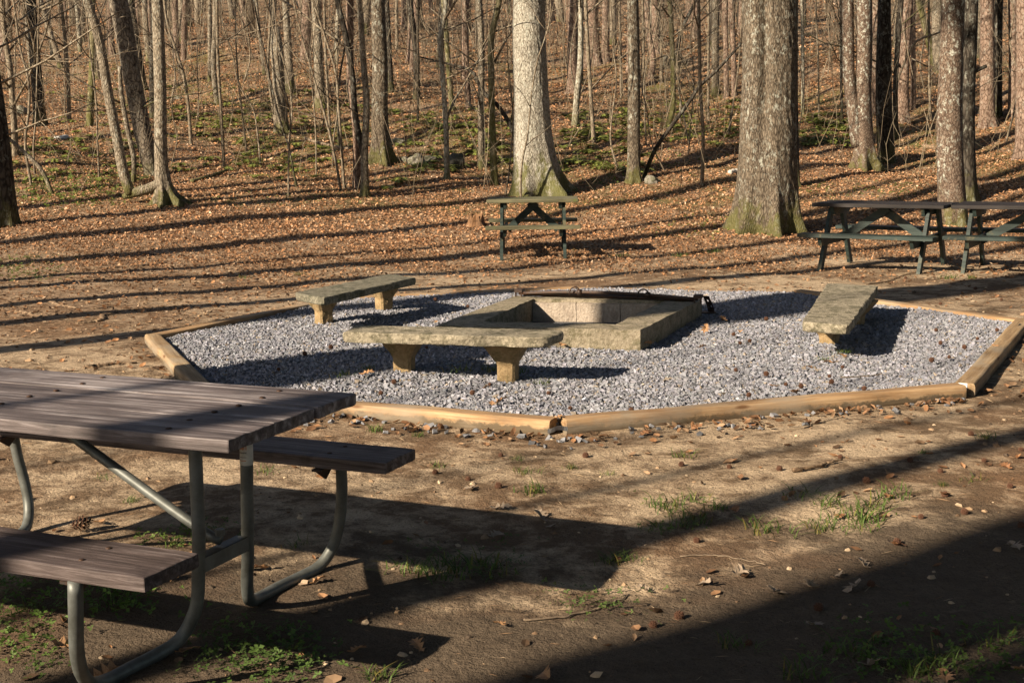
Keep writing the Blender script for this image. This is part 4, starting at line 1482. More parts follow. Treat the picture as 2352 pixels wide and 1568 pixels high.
# slanting pole right of the oak, arching sapling left of the pale tree
hero([(1478, 408, 10), (1506, 342, 9), (1540, 293, 9), (1581, 237, 8), (1606, 199, 8), (1643, 165, 7), (1702, 100, 5)], 'dark', 'long slanting pole leaning right from the straight grey oak to the big furrowed tree', None, 'leaning_pole', 'sapling', broken=True, twigs=2, flare=.1)
hero([(1196, 402, 10), (1178, 300, 10), (1145, 245, 9), (1105, 205, 8), (1085, 165, 7), (1040, 150, 5), (960, 130, 3)], 'dark', 'dark sapling arching over to the left from the foot of the big pale tree', None, 'arching_sapling', 'sapling', broken=True, twigs=3, twig_kind='dark', flare=.1)
# knob of the shaded trunk
B = hit(2226, 464)
for o in list(COL.objects):
    if o.get('label', '').startswith('dark shaded trunk with a stub'):
        limb(o, [(2240, 163, 11), (2252, 158, 9), (2266, 152, 8)], None, 'dark', 'stub')

# --- trees left of and behind the viewer (they throw the long shadows)
sa, ca = math.sin(math.radians(SUN_AZ)), math.cos(math.radians(SUN_AZ))


def off_tree(s, wd, along, Ht, seed, kind='oak'):
    x = s * ca + along * sa
    y = -s * sa + along * ca
    rr = random.Random(seed)
    B = np.array([x, y, float(terr(x, y))])
    n = 7
    P = np.zeros((n, 3)); P[:, 2] = np.linspace(0, Ht, n)
    P[1:, 0] = np.cumsum([rr.gauss(0, .05) for _ in range(n - 1)]); P[1:, 1] = np.cumsum([rr.gauss(0, .05) for _ in range(n - 1)])
    R = wd / 2 * np.linspace(1, .6, n)
    root = empty('tree', B)
    tag(root, 'bare tree standing out of view beside the clearing', 'tree', 'trees around the clearing')
    mobj('trunk', build_trunk(P, R, KM[kind], .25, 5, seed, 0, B), root)
    s_ = min(R[-1] / .12, 1.3)
    mobj('crown', rr.choice(CROWN[CKIND[kind]]), root, P[-1], (0, 0, rr.uniform(0, 6)), (max(.6, s_), max(.6, s_), max(.8, s_)))


OFF = [(-2.70, 1.02, -13, 22), (-1.75, .62, -15, 22), (-.9, .6, -12, 22), (.3, .7, -16, 22), (1.6, .6, -12, 22), (3.0, .6, -15, 22), (-7.8, .95, -8, 20),
       (-10.3, .42, -5, 20), (-11.7, .34, -4, 20), (-13.15, .34, -3, 22), (-14.95, .55, -3, 22), (-16.0, .26, -1, 18), (-17.9, .5, 0, 20), (-20.1, .52, 1, 22), (-21.6, .2, 2, 18),
       (-23.2, .36, 1, 22), (-24.6, .22, 3, 18), (-25.9, .26, 1, 20), (-27.2, .32, 4, 20), (-28.4, .24, 2, 18), (-30.0, .34, 5, 20), (-32, .3, 4, 20), (-34, .4, 5, 22),
       (-5.1, .07, -14, 15), (-6.5, .08, -15, 15), (-4.5, .10, -9, 15)]
for i, (s, wd, al, Ht) in enumerate(OFF):
    off_tree(s, wd, al, Ht, 300 + i)

# tall evergreen pines added out of view to shut sky light off the clearing
def needle_crown(seed, Ht, rad):
    r_ = np.random.default_rng(seed)
    m_ = MB()
    nq = 4200
    t = r_.uniform(0, 1, nq) ** .8
    rr_ = rad * (1 - .75 * t) * np.sqrt(r_.uniform(.05, 1, nq)) * (.8 + .3 * np.sin(9 * t + 3 * r_.random(nq)))
    an = r_.uniform(0, 6.28, nq)
    P = np.stack([rr_ * np.cos(an), rr_ * np.sin(an), Ht * t + .2 * r_.normal(0, 1, nq)], -1)
    tp = [(np.array([(-.5, -.12, 0), (.5, -.12, .05), (.5, .12, .05), (-.5, .12, 0)]), np.array([(0, 1, 2), (0, 2, 3)])),
          (np.array([(-.5, 0, -.14), (.5, 0, -.1), (.5, 0, .16), (-.5, 0, .12)]), np.array([(0, 1, 2), (0, 2, 3)]))]
    c = np.array([.045, .075, .03]) * r_.uniform(.6, 1.4, (nq, 1))
    scatter_into(m_, tp, P, an, r_.normal(0, .4, nq), r_.normal(0, .4, nq), r_.uniform(.7, 1.5, nq), c)
    return m_.mesh('needle_crown', M_GREEN, False)


NC = [needle_crown(i, 11, 6.0) for i in range(2)]
for i, (x, y) in enumerate(((-6.2, 5.6), (-9, -2.1), (-8, -3.5), (-5, -1.2), (-7, -5.2), (-1, -7.5), (7, 7.5), (13, 15), (7, 1), (15, 5), (3, -4), (9, -6), (17, -3), (12, -12), (4, -12), (20, 10), (21, 19), (16, 24), (-1, -16), (22, 2), (26, 14), (6, -20), (15, -18), (24, 28))):
    rr = random.Random(800 + i)
    H_ = (14, 17, 14.5, 13, 14.5, 11)[i] if i < 6 else rr.uniform(8.5, 10)
    P = np.array([(.05 * math.sin(3 * t + i), .05 * math.cos(2 * t + i), (H_ + 9) * t) for t in np.linspace(0, 1, 8)])
    B = np.array([x, y, float(terr(x, y))])
    root = empty('sky_blocker_pine', B)
    tag(root, 'tall evergreen pine added out of view around the clearing to block sky light', 'pine tree', 'evergreen pines added beside the clearing to block sky light')
    mobj('trunk', build_trunk(P, (.20 if i > 5 else .15) * np.linspace(1, .35, 8), MB_PINE, .2, 5, 800 + i, 0, B), root)
    mobj('needle_crown', NC[i % 2], root, (0, 0, H_), (0, 0, rr.uniform(0, 6)), 1.0)

# --- filler forest on the hillside ----------------------------------------------------------
FT = []
for i, (kd, r0, Ht) in enumerate((('oak', .10, 9), ('pine', .14, 11), ('oak', .16, 11), ('dark', .12, 10), ('lich', .07, 8), ('pine', .10, 10))):
    rr = random.Random(500 + i)
    n = 7
    P = np.zeros((n, 3)); P[:, 2] = np.linspace(0, Ht, n)
    P[1:, 0] = np.cumsum([rr.gauss(.03, .10) for _ in range(n - 1)]); P[1:, 1] = np.cumsum([rr.gauss(0, .10) for _ in range(n - 1)])
    R = r0 * np.linspace(1, .62, n)
    FT.append((build_trunk(P, R, KM[kd], .3, 5, 500 + i, 0, None), P[-1].copy(), R[-1], kd))
FS = []
for i in range(6):
    rr = random.Random(600 + i)
    n = 7
    Ht = rr.uniform(3.2, 5.5)
    P = np.zeros((n, 3)); P[:, 2] = np.linspace(0, Ht, n)
    P[1:, 0] = np.cumsum([rr.gauss(0, .09) for _ in range(n - 1)]); P[1:, 1] = np.cumsum([rr.gauss(0, .09) for _ in range(n - 1)])
    R = rr.uniform(.012, .021) * np.linspace(1, .5, n)
    FS.append((build_trunk(P, R, MB_SAP, .15, 4, 600 + i, 0, None), P, R))


def zone(x, y):
    u = x / y
    return ('left' if u < -.12 else ('right' if u > .14 else 'middle'))


rr = random.Random(99)
placed = list(hero_xy)


def free(x, y, d):
    return all((x - a_) ** 2 + ((y - b_) * .5) ** 2 > d * d for a_, b_, _ in placed)


nt_ = 0
for _ in range(4000):
    if nt_ >= 92: break
    y = math.sqrt(rr.uniform(33**2, 72**2))
    x = rr.uniform(-.42, .42) * y
    if not free(x, y, .75): continue
    placed.append((x, y, .1)); nt_ += 1
    me, tp, rtop, kd = rr.choice(FT if x / y < .1 else FT + [FT[1], FT[5], FT[1]])
    root = empty('tree', (x, y, float(terr(x, y)) - .03), rr.uniform(0, 6.28))
    z_ = zone(x, y)
    far = 'far up the slope' if y > 52 else 'partway up the slope'
    tag(root, f'bare trunk among the crowded trees {far} on the {z_} of the hillside', 'tree', f'background trees {far}, {z_}')
    s = rr.uniform(.7, 1.25)
    root.scale = (s, s, s)
    root.rotation_euler = (rr.gauss(0, .03), rr.gauss(0, .03), rr.uniform(0, 6.28))
    mobj('trunk', me, root)
    k = rtop / .12
    mobj('crown', rr.choice(CROWN[CKIND[kd]]), root, tp, (0, 0, rr.uniform(0, 6.28)), (max(.6, k), max(.6, k), max(.7, k)))
ns_ = 0
for _ in range(5000):
    if ns_ >= 130: break
    y = math.sqrt(rr.uniform(24.5**2, 56**2))
    x = rr.uniform(-.40, .40) * y
    if y < 30 and x > 4: continue
    if not free(x, y, .35): continue
    placed.append((x, y, .03))
    ns_ += 1
    me, P, R = rr.choice(FS)
    root = empty('sapling', (x, y, float(terr(x, y)) - .02))
    z_ = zone(x, y)
    far = 'upper' if y > 40 else 'lower'
    tag(root, f'thin bare sapling in the undergrowth of the {far} slope on the {z_} of the hillside', 'sapling', f'undergrowth saplings, {far} slope, {z_}')
    s = rr.uniform(.8, 1.3)
    root.scale = (s, s, s)
    root.rotation_euler = (rr.gauss(0, .06), rr.gauss(0, .06), rr.uniform(0, 6.28))
    mobj('trunk', me, root)
    mobj('crown', rr.choice(SAPCROWN), root, P[-1], (0, 0, rr.uniform(0, 6.28)), (.8, .8, .7))
    for k in range(rr.randint(4, 7)):
        zt = rr.uniform(.25, .95) * P[-1, 2]
        q = [np.interp(zt, P[:, 2], P[:, i]) for i in range(3)]
        mobj('branch', rr.choice(BRANCH['sap']), root, q, (0, rr.uniform(-.5, .0), rr.uniform(0, 6.28)), rr.uniform(.4, .9))

# far forest beyond the countable trunks, one mass
m_ = MB()
for _ in range(620):
    y = math.sqrt(rr.uniform(54**2, 135**2))
    x = rr.uniform(-.48, .48) * y
    z = float(terr(x, y))
    r_ = rr.choice((.03, .04, .05, .08, .11, .14)) * rr.uniform(.8, 1.3)
    Ht = rr.uniform(9, 16)
    lx, ly = rr.gauss(0, .35), rr.gauss(0, .35)
    P = np.array([(x + lx * t + .1 * math.sin(5 * t + x), y + ly * t, z - .2 + Ht * t) for t in np.linspace(0, 1, 6)])
    c = np.array(rr.choice(((.22, .175, .125), (.25, .17, .125), (.15, .12, .09), (.34, .285, .215), (.08, .065, .05)))) * rr.uniform(.8, 1.15)
    m_.tube(P, r_ * np.linspace(1, .5, 6), 6, col=c)
    for k in range(rr.randint(1, 3)):
        t = rr.uniform(.2, .6)
        an = rr.uniform(0, 6.28)
        p0 = P[0] + (P[-1] - P[0]) * t
        L = rr.uniform(1, 3)
        d = np.array([math.cos(an), math.sin(an), rr.uniform(.1, .8)])
        m_.tube(np.array([p0, p0 + d * L * .5 + np.array([0, 0, .1]), p0 + d * L + np.array([0, 0, .4])]), np.array([r_ * .3, r_ * .2, .006]), 4, col=c)
M_FAR = colmat('far_bark', .9, .1)
tag(mobj('distant_forest', m_.mesh('distant_forest', M_FAR)), 'crowded far off trunks on the top of the hillside', 'forest', kind='stuff')

# brush: fine twigs over the hillside
m_ = MB()
for _ in range(2300):
    y = math.sqrt(rr.uniform(24.5**2, 62**2))
    x = rr.uniform(-.42, .42) * y
    if rr.random() < .25 and x > 0 and y < 33: continue
    z = float(terr(x, y))
    H_ = rr.uniform(.4, 2.0) if rr.random() < .7 else rr.uniform(2, 4)
    r_ = rr.uniform(.003, .007) * (y / 30)
    d = np.array([rr.gauss(0, .25), rr.gauss(0, .2), 1])
    c = np.array(rr.choice(((.24, .19, .13), (.33, .27, .19), (.13, .10, .07)))) * rr.uniform(.8, 1.2)
    P = np.array([np.array([x, y, z]) + d * H_ * t + np.array([.06 * math.sin(6 * t + x * 9), 0, 0]) for t in np.linspace(0, 1, 5)])
    m_.tube(P, r_ * np.linspace(1, .4, 5), 4, col=c)
    for k in range(rr.randint(1, 4)):
        p0 = P[rr.randint(1, 4)]
        an = rr.uniform(0, 6.28)
        L = rr.uniform(.2, .8)
        m_.tube(np.array([p0, p0 + L * np.array([math.cos(an), math.sin(an) * .6, rr.uniform(.1, .9)])]), np.array([r_ * .6, r_ * .3]), 3, col=c)
tag(mobj('brush', m_.mesh('brush', M_FAR)), 'fine bare twigs of undergrowth over the wooded slope', 'brush', kind='stuff')

# ------------------------------------------------------------------ ferns and green cover
mb = MB()
regions = [((400, 240, 800, 400), 110), ((900, 250, 1190, 400), 110), ((880, 400, 960, 440), 5), ((1290, 250, 1480, 400), 140), ((1480, 230, 1700, 340), 90), ((1840, 265, 1960, 340), 70), ((0, 300, 330, 420), 70), ((100, 200, 900, 300), 60), ((560, 330, 760, 420), 20)]
for (x0, y0, x1, y1), cnt in regions:
    for _ in range(cnt):
        B = hit(rr.uniform(x0, x1), rr.uniform(y0, y1))
        nf = rr.randint(5, 9)
        if rr.random() < .15: continue
        g = rr.uniform(.7, 1.4)
        for k in range(nf):
            an = rr.uniform(0, 6.28)
            L = rr.uniform(.16, .40)
            for q in range(7):
                t0, t1 = q / 7, (q + 1) / 7
                f = lambda t: B + np.array([math.cos(an) * L * t, math.sin(an) * L * t, L * (.75 * t - .72 * t * t) + .02])
                wv = .055 * (1 - t0) ** .6 + .012
                sd_ = np.array([-math.sin(an), math.cos(an), .1]) * wv
                c = np.array([.19, .215, .05]) * g * rr.uniform(.7, 1.3)
                a0, a1 = f(t0), f(t1)
                mb.add(np.array([a0, a1, a0 + sd_ + (a1 - a0) * .6, a0 - sd_ + (a1 - a0) * .6]), T=[(0, 1, 2), (0, 3, 1)], col=c)
tag(mobj('ferns', mb.mesh('ferns', M_GREEN, False)), 'low green ferns spread over the wooded slope', 'ferns', kind='stuff')

mb = MB()
tri = [(np.array([(0, 0, 0), (.5, -.32, .12), (1, 0, .1), (.5, .32, .12), (0, 0, 0), (-.55, -.2, .12), (-.8, .45, .1), (-.3, .5, .12), (0, 0, 0), (-.2, -.55, .1), (.2, -.9, .12), (.35, -.5, .1)]),
        np.array([(0, 1, 2), (0, 2, 3), (4, 6, 5), (4, 7, 6), (8, 9, 10), (8, 10, 11)]))]


def cover(x0, y0, x1, y1, cnt, size, col, clump=.16):
    Ps = []
    while len(Ps) < cnt:
        B = hit(rr.uniform(x0, x1), rr.uniform(y0, y1))
        if in_poly(B[:1], B[1:2], OCT)[0]: continue
        for _ in range(rr.randint(5, 22)):
            x, y = B[0] + rr.gauss(0, clump), B[1] + rr.gauss(0, clump)
            Ps.append((x, y, float(terr(x, y)) + rr.uniform(.008, .03)))
    P = np.array(Ps)
    n = len(P)
    c = np.array(col) * rng.uniform(.6, 1.4, (n, 1))
    scatter_into(mb, tri, P, rng.uniform(0, 6.28, n), rng.normal(0, .4, n), rng.normal(0, .4, n), size * rng.uniform(.5, 1.2, n), c)


cover(0, 1330, 330, 1420, 330, .020, (.10, .17, .03), .07)
cover(0, 1430, 120, 1568, 130, .018, (.09, .14, .03), .06)
cover(330, 1210, 480, 1290, 160, .016, (.10, .15, .03), .06)
cover(480, 1440, 720, 1568, 420, .018, (.08, .13, .03), .07)
cover(980, 1250, 1180, 1340, 120, .013, (.09, .14, .03), .06)
cover(1250, 1320, 1450, 1420, 110, .013, (.08, .12, .03), .07)
cover(1950, 1430, 2352, 1568, 420, .017, (.08, .13, .025), .09)
cover(1480, 1130, 1700, 1230, 80, .012, (.10, .15, .03), .06)
cover(40, 395, 280, 470, 900, .055, (.13, .18, .035), .35)
cover(0, 590, 110, 640, 300, .03, (.10, .14, .03), .2)
cover(450, 440, 760, 475, 160, .04, (.12, .16, .04), .3)
cover(1850, 420, 2080, 455, 240, .04, (.12, .17, .04), .3)
cover(1560, 500, 1720, 545, 220, .03, (.13, .18, .03), .25)
cover(1440, 530, 1640, 545, 90, .03, (.12, .16, .03), .25)
cover(1300, 280, 1700, 420, 300, .06, (.10, .15, .03), .35)
tag(mobj('ground_cover', mb.mesh('ground_cover', M_GREEN, False)), 'small clover like leaves creeping over the dirt', 'ground cover', kind='stuff')


# ------------------------------------------------------------------ grass tufts (each its own thing)
def tuft_mesh(seed, nb, spread):
    r_ = random.Random(seed)
    m_ = MB()
    for k in range(nb):
        an = r_.uniform(0, 6.28)
        L = r_.uniform(.5, 1.1)
        ln = r_.uniform(.15, .9)
        b0 = np.array([r_.gauss(0, spread), r_.gauss(0, spread), -.03])
        sd_ = np.array([-math.sin(an), math.cos(an), 0]) * .022
        pts = [b0 + np.array([math.cos(an) * ln * L * t * t, math.sin(an) * ln * L * t * t, L * t * (1 - .35 * ln * t)]) for t in (0, .4, .75, 1)]
        V = np.array([pts[0] - sd_, pts[0] + sd_, pts[1] - sd_ * .9, pts[1] + sd_ * .9, pts[2] - sd_ * .6, pts[2] + sd_ * .6, pts[3]])
        m_.add(V, [(0, 1, 3, 2), (2, 3, 5, 4)], [(4, 5, 6)], col=np.array([.085, .13, .028]) * r_.uniform(.5, 1.3) + (np.array([.12, .06, .02]) if r_.random() < .15 else 0))
    return m_.mesh('grass_tuft', M_GREEN, False)


TUFTS = [tuft_mesh(1, 34, .22), tuft_mesh(2, 24, .3), tuft_mesh(3, 46, .34)]
TP = [
    ('open dirt right of the table shadow', [(1520, 1165, .10), (1578, 1150, .09), (1592, 1196, .11), (1648, 1168, .08), (1502, 1216, .09), (1572, 1208, .08), (1545, 1180, .09)]),
    ('bare dirt at the lower right, in the sun', [(1760, 1218, .12), (1842, 1136, .11), (1900, 1160, .12), (1908, 1206, .10), (1990, 1196, .14), (2002, 1168, .12), (1982, 1216, .09), (1890, 1216, .09), (2042, 1142, .11), (1940, 1185, .1)]),
    ('dirt in front of the front timbers', [(1225, 1132, .12), (1572, 1050, .09), (1206, 1086, .07), (1000, 1072, .07), (1312, 1076, .06), (1190, 1056, .05), (1395, 1090, .05), (860, 990, .09), (960, 1002, .06)]),
    ('dirt near the lower middle, between two shadows', [(1060, 1312, .13), (1112, 1302, .12), (1142, 1322, .1), (1000, 1322, .12), (1402, 1290, .1), (1442, 1284, .07), (1010, 1290, .08)]),
    ('dirt below the right timber', [(2266, 1006, .1), (2240, 1104, .07), (2120, 1040, .05), (2165, 1115, .05)]),
    ('gravel round the feet of the front bench', [(790, 862, .09), (845, 848, .09), (1064, 852, .12), (1132, 850, .1), (1192, 856, .08), (1246, 882, .07)]),
    ('gravel at the foot of the right bench', [(1925, 812, .07), (1890, 826, .05), (1945, 808, .06)]),
    ('shaded dirt at the bottom edge', [(1850, 1552, .1), (2100, 1546, .1), (2152, 1530, .12), (872, 1556, .1), (1690, 1480, .08), (1960, 1500, .1), (2290, 1480, .09)]),
    ('dirt under and beside the plank table', [(400, 1252, .08), (612, 1086, .08), (300, 1152, .07), (690, 1252, .07), (545, 1260, .06), (930, 1310, .11), (240, 1100, .06), (60, 1400, .07), (270, 1385, .08)]),
    ('dirt around the small and the dark wooden tables', [(1640, 580, .14), (1560, 590, .12), (1420, 590, .12), (690, 632, .1), (2180, 640, .12), (2230, 640, .1), (1320, 575, .1), (560, 640, .1), (1180, 600, .1)]),
]
for zn, lst in TP:
    for px, py, sz in lst:
        B = hit(px, py) if 'gravel' not in zn else ground(px, py, .055)
        o = mobj('grass_tuft', rr.choice(TUFTS), None, B, (0, 0, rr.uniform(0, 6.28)), (sz * 1.15, sz * 1.15, sz * .55))
        tag(o, f'small green grass tuft growing in the {zn}', 'grass', f'grass tufts in the {zn}')


# ------------------------------------------------------------------ seed balls and oak leaves
def ball_mesh(seed):
    bm = bmesh.new()
    bmesh.ops.create_icosphere(bm, subdivisions=2, radius=1)
    r_ = random.Random(seed)
    r = bmesh.ops.poke(bm, faces=bm.faces[:])
    for v in r['verts']:
        v.co *= 1.25 + r_.uniform(-.1, .2)
    me = bpy.data.meshes.new('seed_ball')
    bm.to_mesh(me); bm.free()
    me.materials.append(M_BALL)
    return me


M_BALL = simple('seed_ball', (.13, .055, .028), .8, 0, .4, 40, (.055, .028, .017))
BALLS = [ball_mesh(1), ball_mesh(2)]
BZ = [
    ('on the gravel in front of the right bench', [(1935, 845), (1840, 890), (1805, 885), (1760, 862), (1690, 852), (1905, 866), (1910, 880), (1720, 910), (1985, 895)]),
    ('on the gravel behind the right bench shadow', [(2215, 800), (2150, 760), (2290, 760), (2140, 830), (2180, 822), (2245, 780), (2160, 790)]),
    ('on the gravel between the fire pit and the right bench', [(1685, 770), (1700, 790), (1722, 785), (1660, 735), (1630, 712), (1760, 735)]),
    ('on the gravel in front of the front bench', [(1085, 905), (1125, 885), (1260, 905), (1450, 945), (875, 905), (905, 880), (1310, 940)]),
    ('on the sunlit dirt in front of the long front timber', [(1345, 1050), (1565, 1070), (1150, 1048), (1075, 1103), (1675, 1075), (1145, 1120), (1930, 1052), (1000, 1088), (2115, 1190), (2060, 1250), (1990, 1108), (1790, 1080)]),
    ('on the dirt at the lower right', [(2215, 1180), (2160, 1085), (2320, 1120), (2345, 1210), (2170, 1140), (2090, 1060), (2260, 1060), (2230, 1000), (2345, 1035)]),
    ('in the shade at the bottom right', [(1560, 1420), (1500, 1440), (1720, 1480), (1880, 1400), (2000, 1345), (2150, 1460), (1420, 1290), (1600, 1245)]),
    ('in the gravel behind the front bench', [(760, 800), (700, 815), (980, 800), (640, 850), (1000, 690), (1075, 705)]),
    ('on the dirt beyond the back timbers', [(2080, 640), (2240, 665), (1480, 655), (2300, 690), (1980, 640), (2160, 700), (2050, 650)]),
]
for zn, lst in BZ:
    for px, py in lst:
        B = hit(px, py) if 'gravel' not in zn else ground(px, py, .055)
        s = rr.uniform(.010, .0155)
        o = mobj('seed_ball', rr.choice(BALLS), None, B + np.array([0, 0, s * .7]), (rr.uniform(0, 6), rr.uniform(0, 6), rr.uniform(0, 6)), s)
        tag(o, f'small brown spiky seed ball {zn}', 'seed ball', f'seed balls {zn}')

# pine cone on the dirt left of the near seat
B = hit(160, 1224)
bm = bmesh.new()
for k in range(60):
    t = k / 60
    an = k * 2.4
    r_ = .028 * math.sin(math.pi * (t * .85 + .1))
    vv = [bm.verts.new((r_ * q * math.cos(an + da), r_ * q * math.sin(an + da), .085 * t + dz)) for q, da, dz in ((.3, 0, 0), (1.15, -.28, .012), (1.3, 0, .016), (1.15, .28, .012))]
    bm.faces.new(vv)
bmesh.ops.solidify(bm, geom=bm.faces[:], thickness=.003)
o = bobj('pine_cone', bm, M_BALL, None, (B[0], B[1], B[2] + .025), (0, 1.35, .4))
tag(o, 'open pine cone lying on the dirt behind the near seat of the plank table', 'pine cone')


def oak_leaf(seed):
    r_ = random.Random(seed)
    half = [(0, -.5), (.06, -.42), (.16, -.33), (.07, -.22), (.26, -.12), (.10, -.02), (.36, .12), (.13, .17), (.27, .36), (.08, .36), (0, .52)]
    bm = bmesh.new()
    cl, cr_ = r_.uniform(.1, .5), r_.uniform(-.3, .5)
    z = lambda x, y: .5 * abs(x) * cl * 2 + cr_ * .35 * y * y + .05 * math.sin(9 * y + x * 7)
    sp_ = [bm.verts.new((0, y, z(0, y))) for _, y in half]
    for sg in (-1, 1):
        ed = [bm.verts.new((sg * x * r_.uniform(.85, 1.1), y, z(x, y) + .04 * r_.random())) for x, y in half[1:-1]]
        for k in range(len(ed)):
            i = k + 1
            a_ = sp_[i - 1] if k == 0 else ed[k - 1]
            if k == 0:
                bm.faces.new((sp_[0], sp_[1], ed[0]))
            else:
                bm.faces.new((sp_[i - 1], sp_[i], ed[k], ed[k - 1]))
        bm.faces.new((sp_[-2], sp_[-1], ed[-1]))
    me = bpy.data.meshes.new('oak_leaf')
    bmesh.ops.recalc_face_normals(bm, faces=bm.faces)
    bm.to_mesh(me); bm.free()
    me.materials.append([M_OL1, M_OL2, M_OL3][seed % 3])
    return me


M_OL1 = simple('oak_leaf_tan', (.40, .235, .12), .7, 0, .3, 30, (.27, .14, .065))
M_OL2 = simple('oak_leaf_brown', (.26, .125, .055), .7, 0, .3, 30, (.16, .075, .035))
M_OL3 = simple('oak_leaf_grey', (.34, .27, .20), .75, 0, .3, 30, (.22, .16, .115))
OLS = [oak_leaf(i) for i in range(9)]
LZ = [
    ('tan', 0, 'on the gravel by the front bench feet', [(842, 860, .13), (1150, 925, .14), (1115, 893, .09), (1130, 930, .09), (1000, 742, .09)], .06),
    ('tan', 0, 'on the gravel right of the fire pit', [(1620, 758, .15), (1660, 735, .12), (1612, 800, .11), (1700, 765, .09), (1490, 792, .12), (1290, 795, .13)], .06),
    ('tan', 0, 'on the gravel in front of the right bench', [(1935, 820, .13), (1905, 835, .12), (1825, 905, .14), (1775, 890, .1), (2285, 800, .1), (1280, 965, .1), (1860, 848, .1)], .06),
    ('grey brown', 2, 'in the shadow of the plank table', [(1150, 1170, .13), (1240, 1190, .14), (1140, 1235, .12), (1200, 1295, .09), (1080, 1125, .12), (1265, 1215, .09)], None),
    ('grey brown', 2, 'in the big shadow at the bottom right', [(1780, 1365, .14), (1860, 1350, .12), (1960, 1355, .13), (2330, 1260, .14), (1930, 1325, .09), (1870, 1440, .11), (1620, 1345, .12), (1700, 1320, .12), (2010, 1530, .14), (1480, 1360, .1), (1980, 1300, .12)], None),
    ('brown', 1, 'on the sunlit dirt at the right', [(2170, 1140, .12), (2060, 1255, .12), (1930, 1190, .09), (2310, 1075, .1), (1690, 1175, .1), (2040, 1145, .1)], None),
    ('tan', 0, 'under the plank table', [(230, 1205, .10), (380, 1330, .14), (600, 1310, .14), (150, 1490, .13), (430, 1500, .13), (60, 1150, .10), (240, 1560, .16), (730, 1340, .1)], None),
    ('brown', 1, 'on the dirt along the front timbers', [(1005, 975, .12), (1180, 985, .11), (1330, 1005, .11), (930, 985, .1), (1480, 1000, .12), (1720, 985, .12), (1090, 975, .1), (1600, 985, .1)], None),
    ('tan', 0, 'at the bottom edge of the photo', [(960, 1490, .1), (1255, 1560, .12), (1150, 1440, .08), (820, 1500, .1), (2170, 1560, .12), (2345, 1545, .1)], None),
]
for nm, kk, zn, lst, zz in LZ:
    for px, py, sz in lst:
        B = hit(px, py) if zz is None else ground(px, py, zz)
        o = mobj('dead_leaf', OLS[kk + 3 * rr.randint(0, 2)], None, B + np.array([0, 0, .012]), (rr.gauss(0, .25), rr.gauss(0, .25), rr.uniform(0, 6.28)), sz * .78)
        tag(o, f'curled {nm} oak leaf lying {zn}', 'leaf', f'{nm} oak leaves {zn}')


# ------------------------------------------------------------------ roots, sticks, rocks, stump, logs
def lying(name, label, cat, pts, r0, r1, mat, group=None, lift=.0, seg=8, wob=.0):
    G = np.array([hit(px, py) for px, py in pts])
    Q = smooth_path(G, 7 * len(pts))
    rs = np.random.default_rng(len(label) + int(pts[0][0]))
    Q[:, :2] += rs.normal(0, wob, (len(Q), 2))
    Q[:, 2] = terr(Q[:, 0], Q[:, 1]) + lift
    c = Q[0].copy()
    m_ = MB()
    R = np.linspace(r0, r1, len(Q)) * (1 + rs.normal(0, .08, len(Q)))
    m_.tube(Q - c, R, seg)
    o = mobj(name, m_.mesh(name, mat), None, c)
    tag(o, label, cat, group)
    return o


RG = 'roots showing in the dirt left of the gravel'
M_ROOT = bark('root_bark', (.07, .045, .028), (.22, .15, .095), (.36, .26, .17), ridge=(14, 14, 14), bd=.01)
for lb, pts, a_, b_ in (
        ('dark thick root snaking over the dirt left of the gravel corner', [(173, 745), (225, 738), (245, 722), (270, 718)], .028, .03),
        ('short raised root lying beyond the thick dark root', [(209, 710), (245, 706), (276, 699)], .016, .01),
        ('root curving over the dirt at the far left', [(38, 715), (75, 722), (105, 741)], .03, .012),
        ('long pale root crossing the dirt left of the left bench', [(371, 650), (476, 647), (600, 642), (690, 640)], .035, .02),
        ('pale root bending down toward the back left timber', [(317, 694), (420, 690), (463, 691), (501, 707)], .022, .014),
        ('long dark root in the shade beyond the dirt at the left', [(184, 618), (254, 616), (320, 611), (381, 604)], .045, .03),
        ('short dark root left of the left bench, at the edge of the leaves', [(520, 643), (545, 640), (571, 629)], .022, .012),
        ('small knobby root near the middle of the dirt', [(660, 589), (680, 600), (700, 604)], .03, .02),
        ('root fragment left of the small wooden table', [(984, 578), (950, 574), (925, 590), (880, 598)], .026, .012),
        ('root running along the dirt below the left edge', [(110, 692), (145, 700), (175, 708)], .022, .015),
        ('low root in the leaf litter just beyond the plank tabletop', [(190, 847), (250, 838), (314, 834)], .03, .02)):
    lying('tree_root', lb, 'root', pts, a_, b_, M_ROOT, RG, lift=-.35 * a_, wob=.012)
M_STICKW_ = simple('weathered_stick', (.24, .18, .125), .85, 0, .3, 30, (.12, .085, .055))
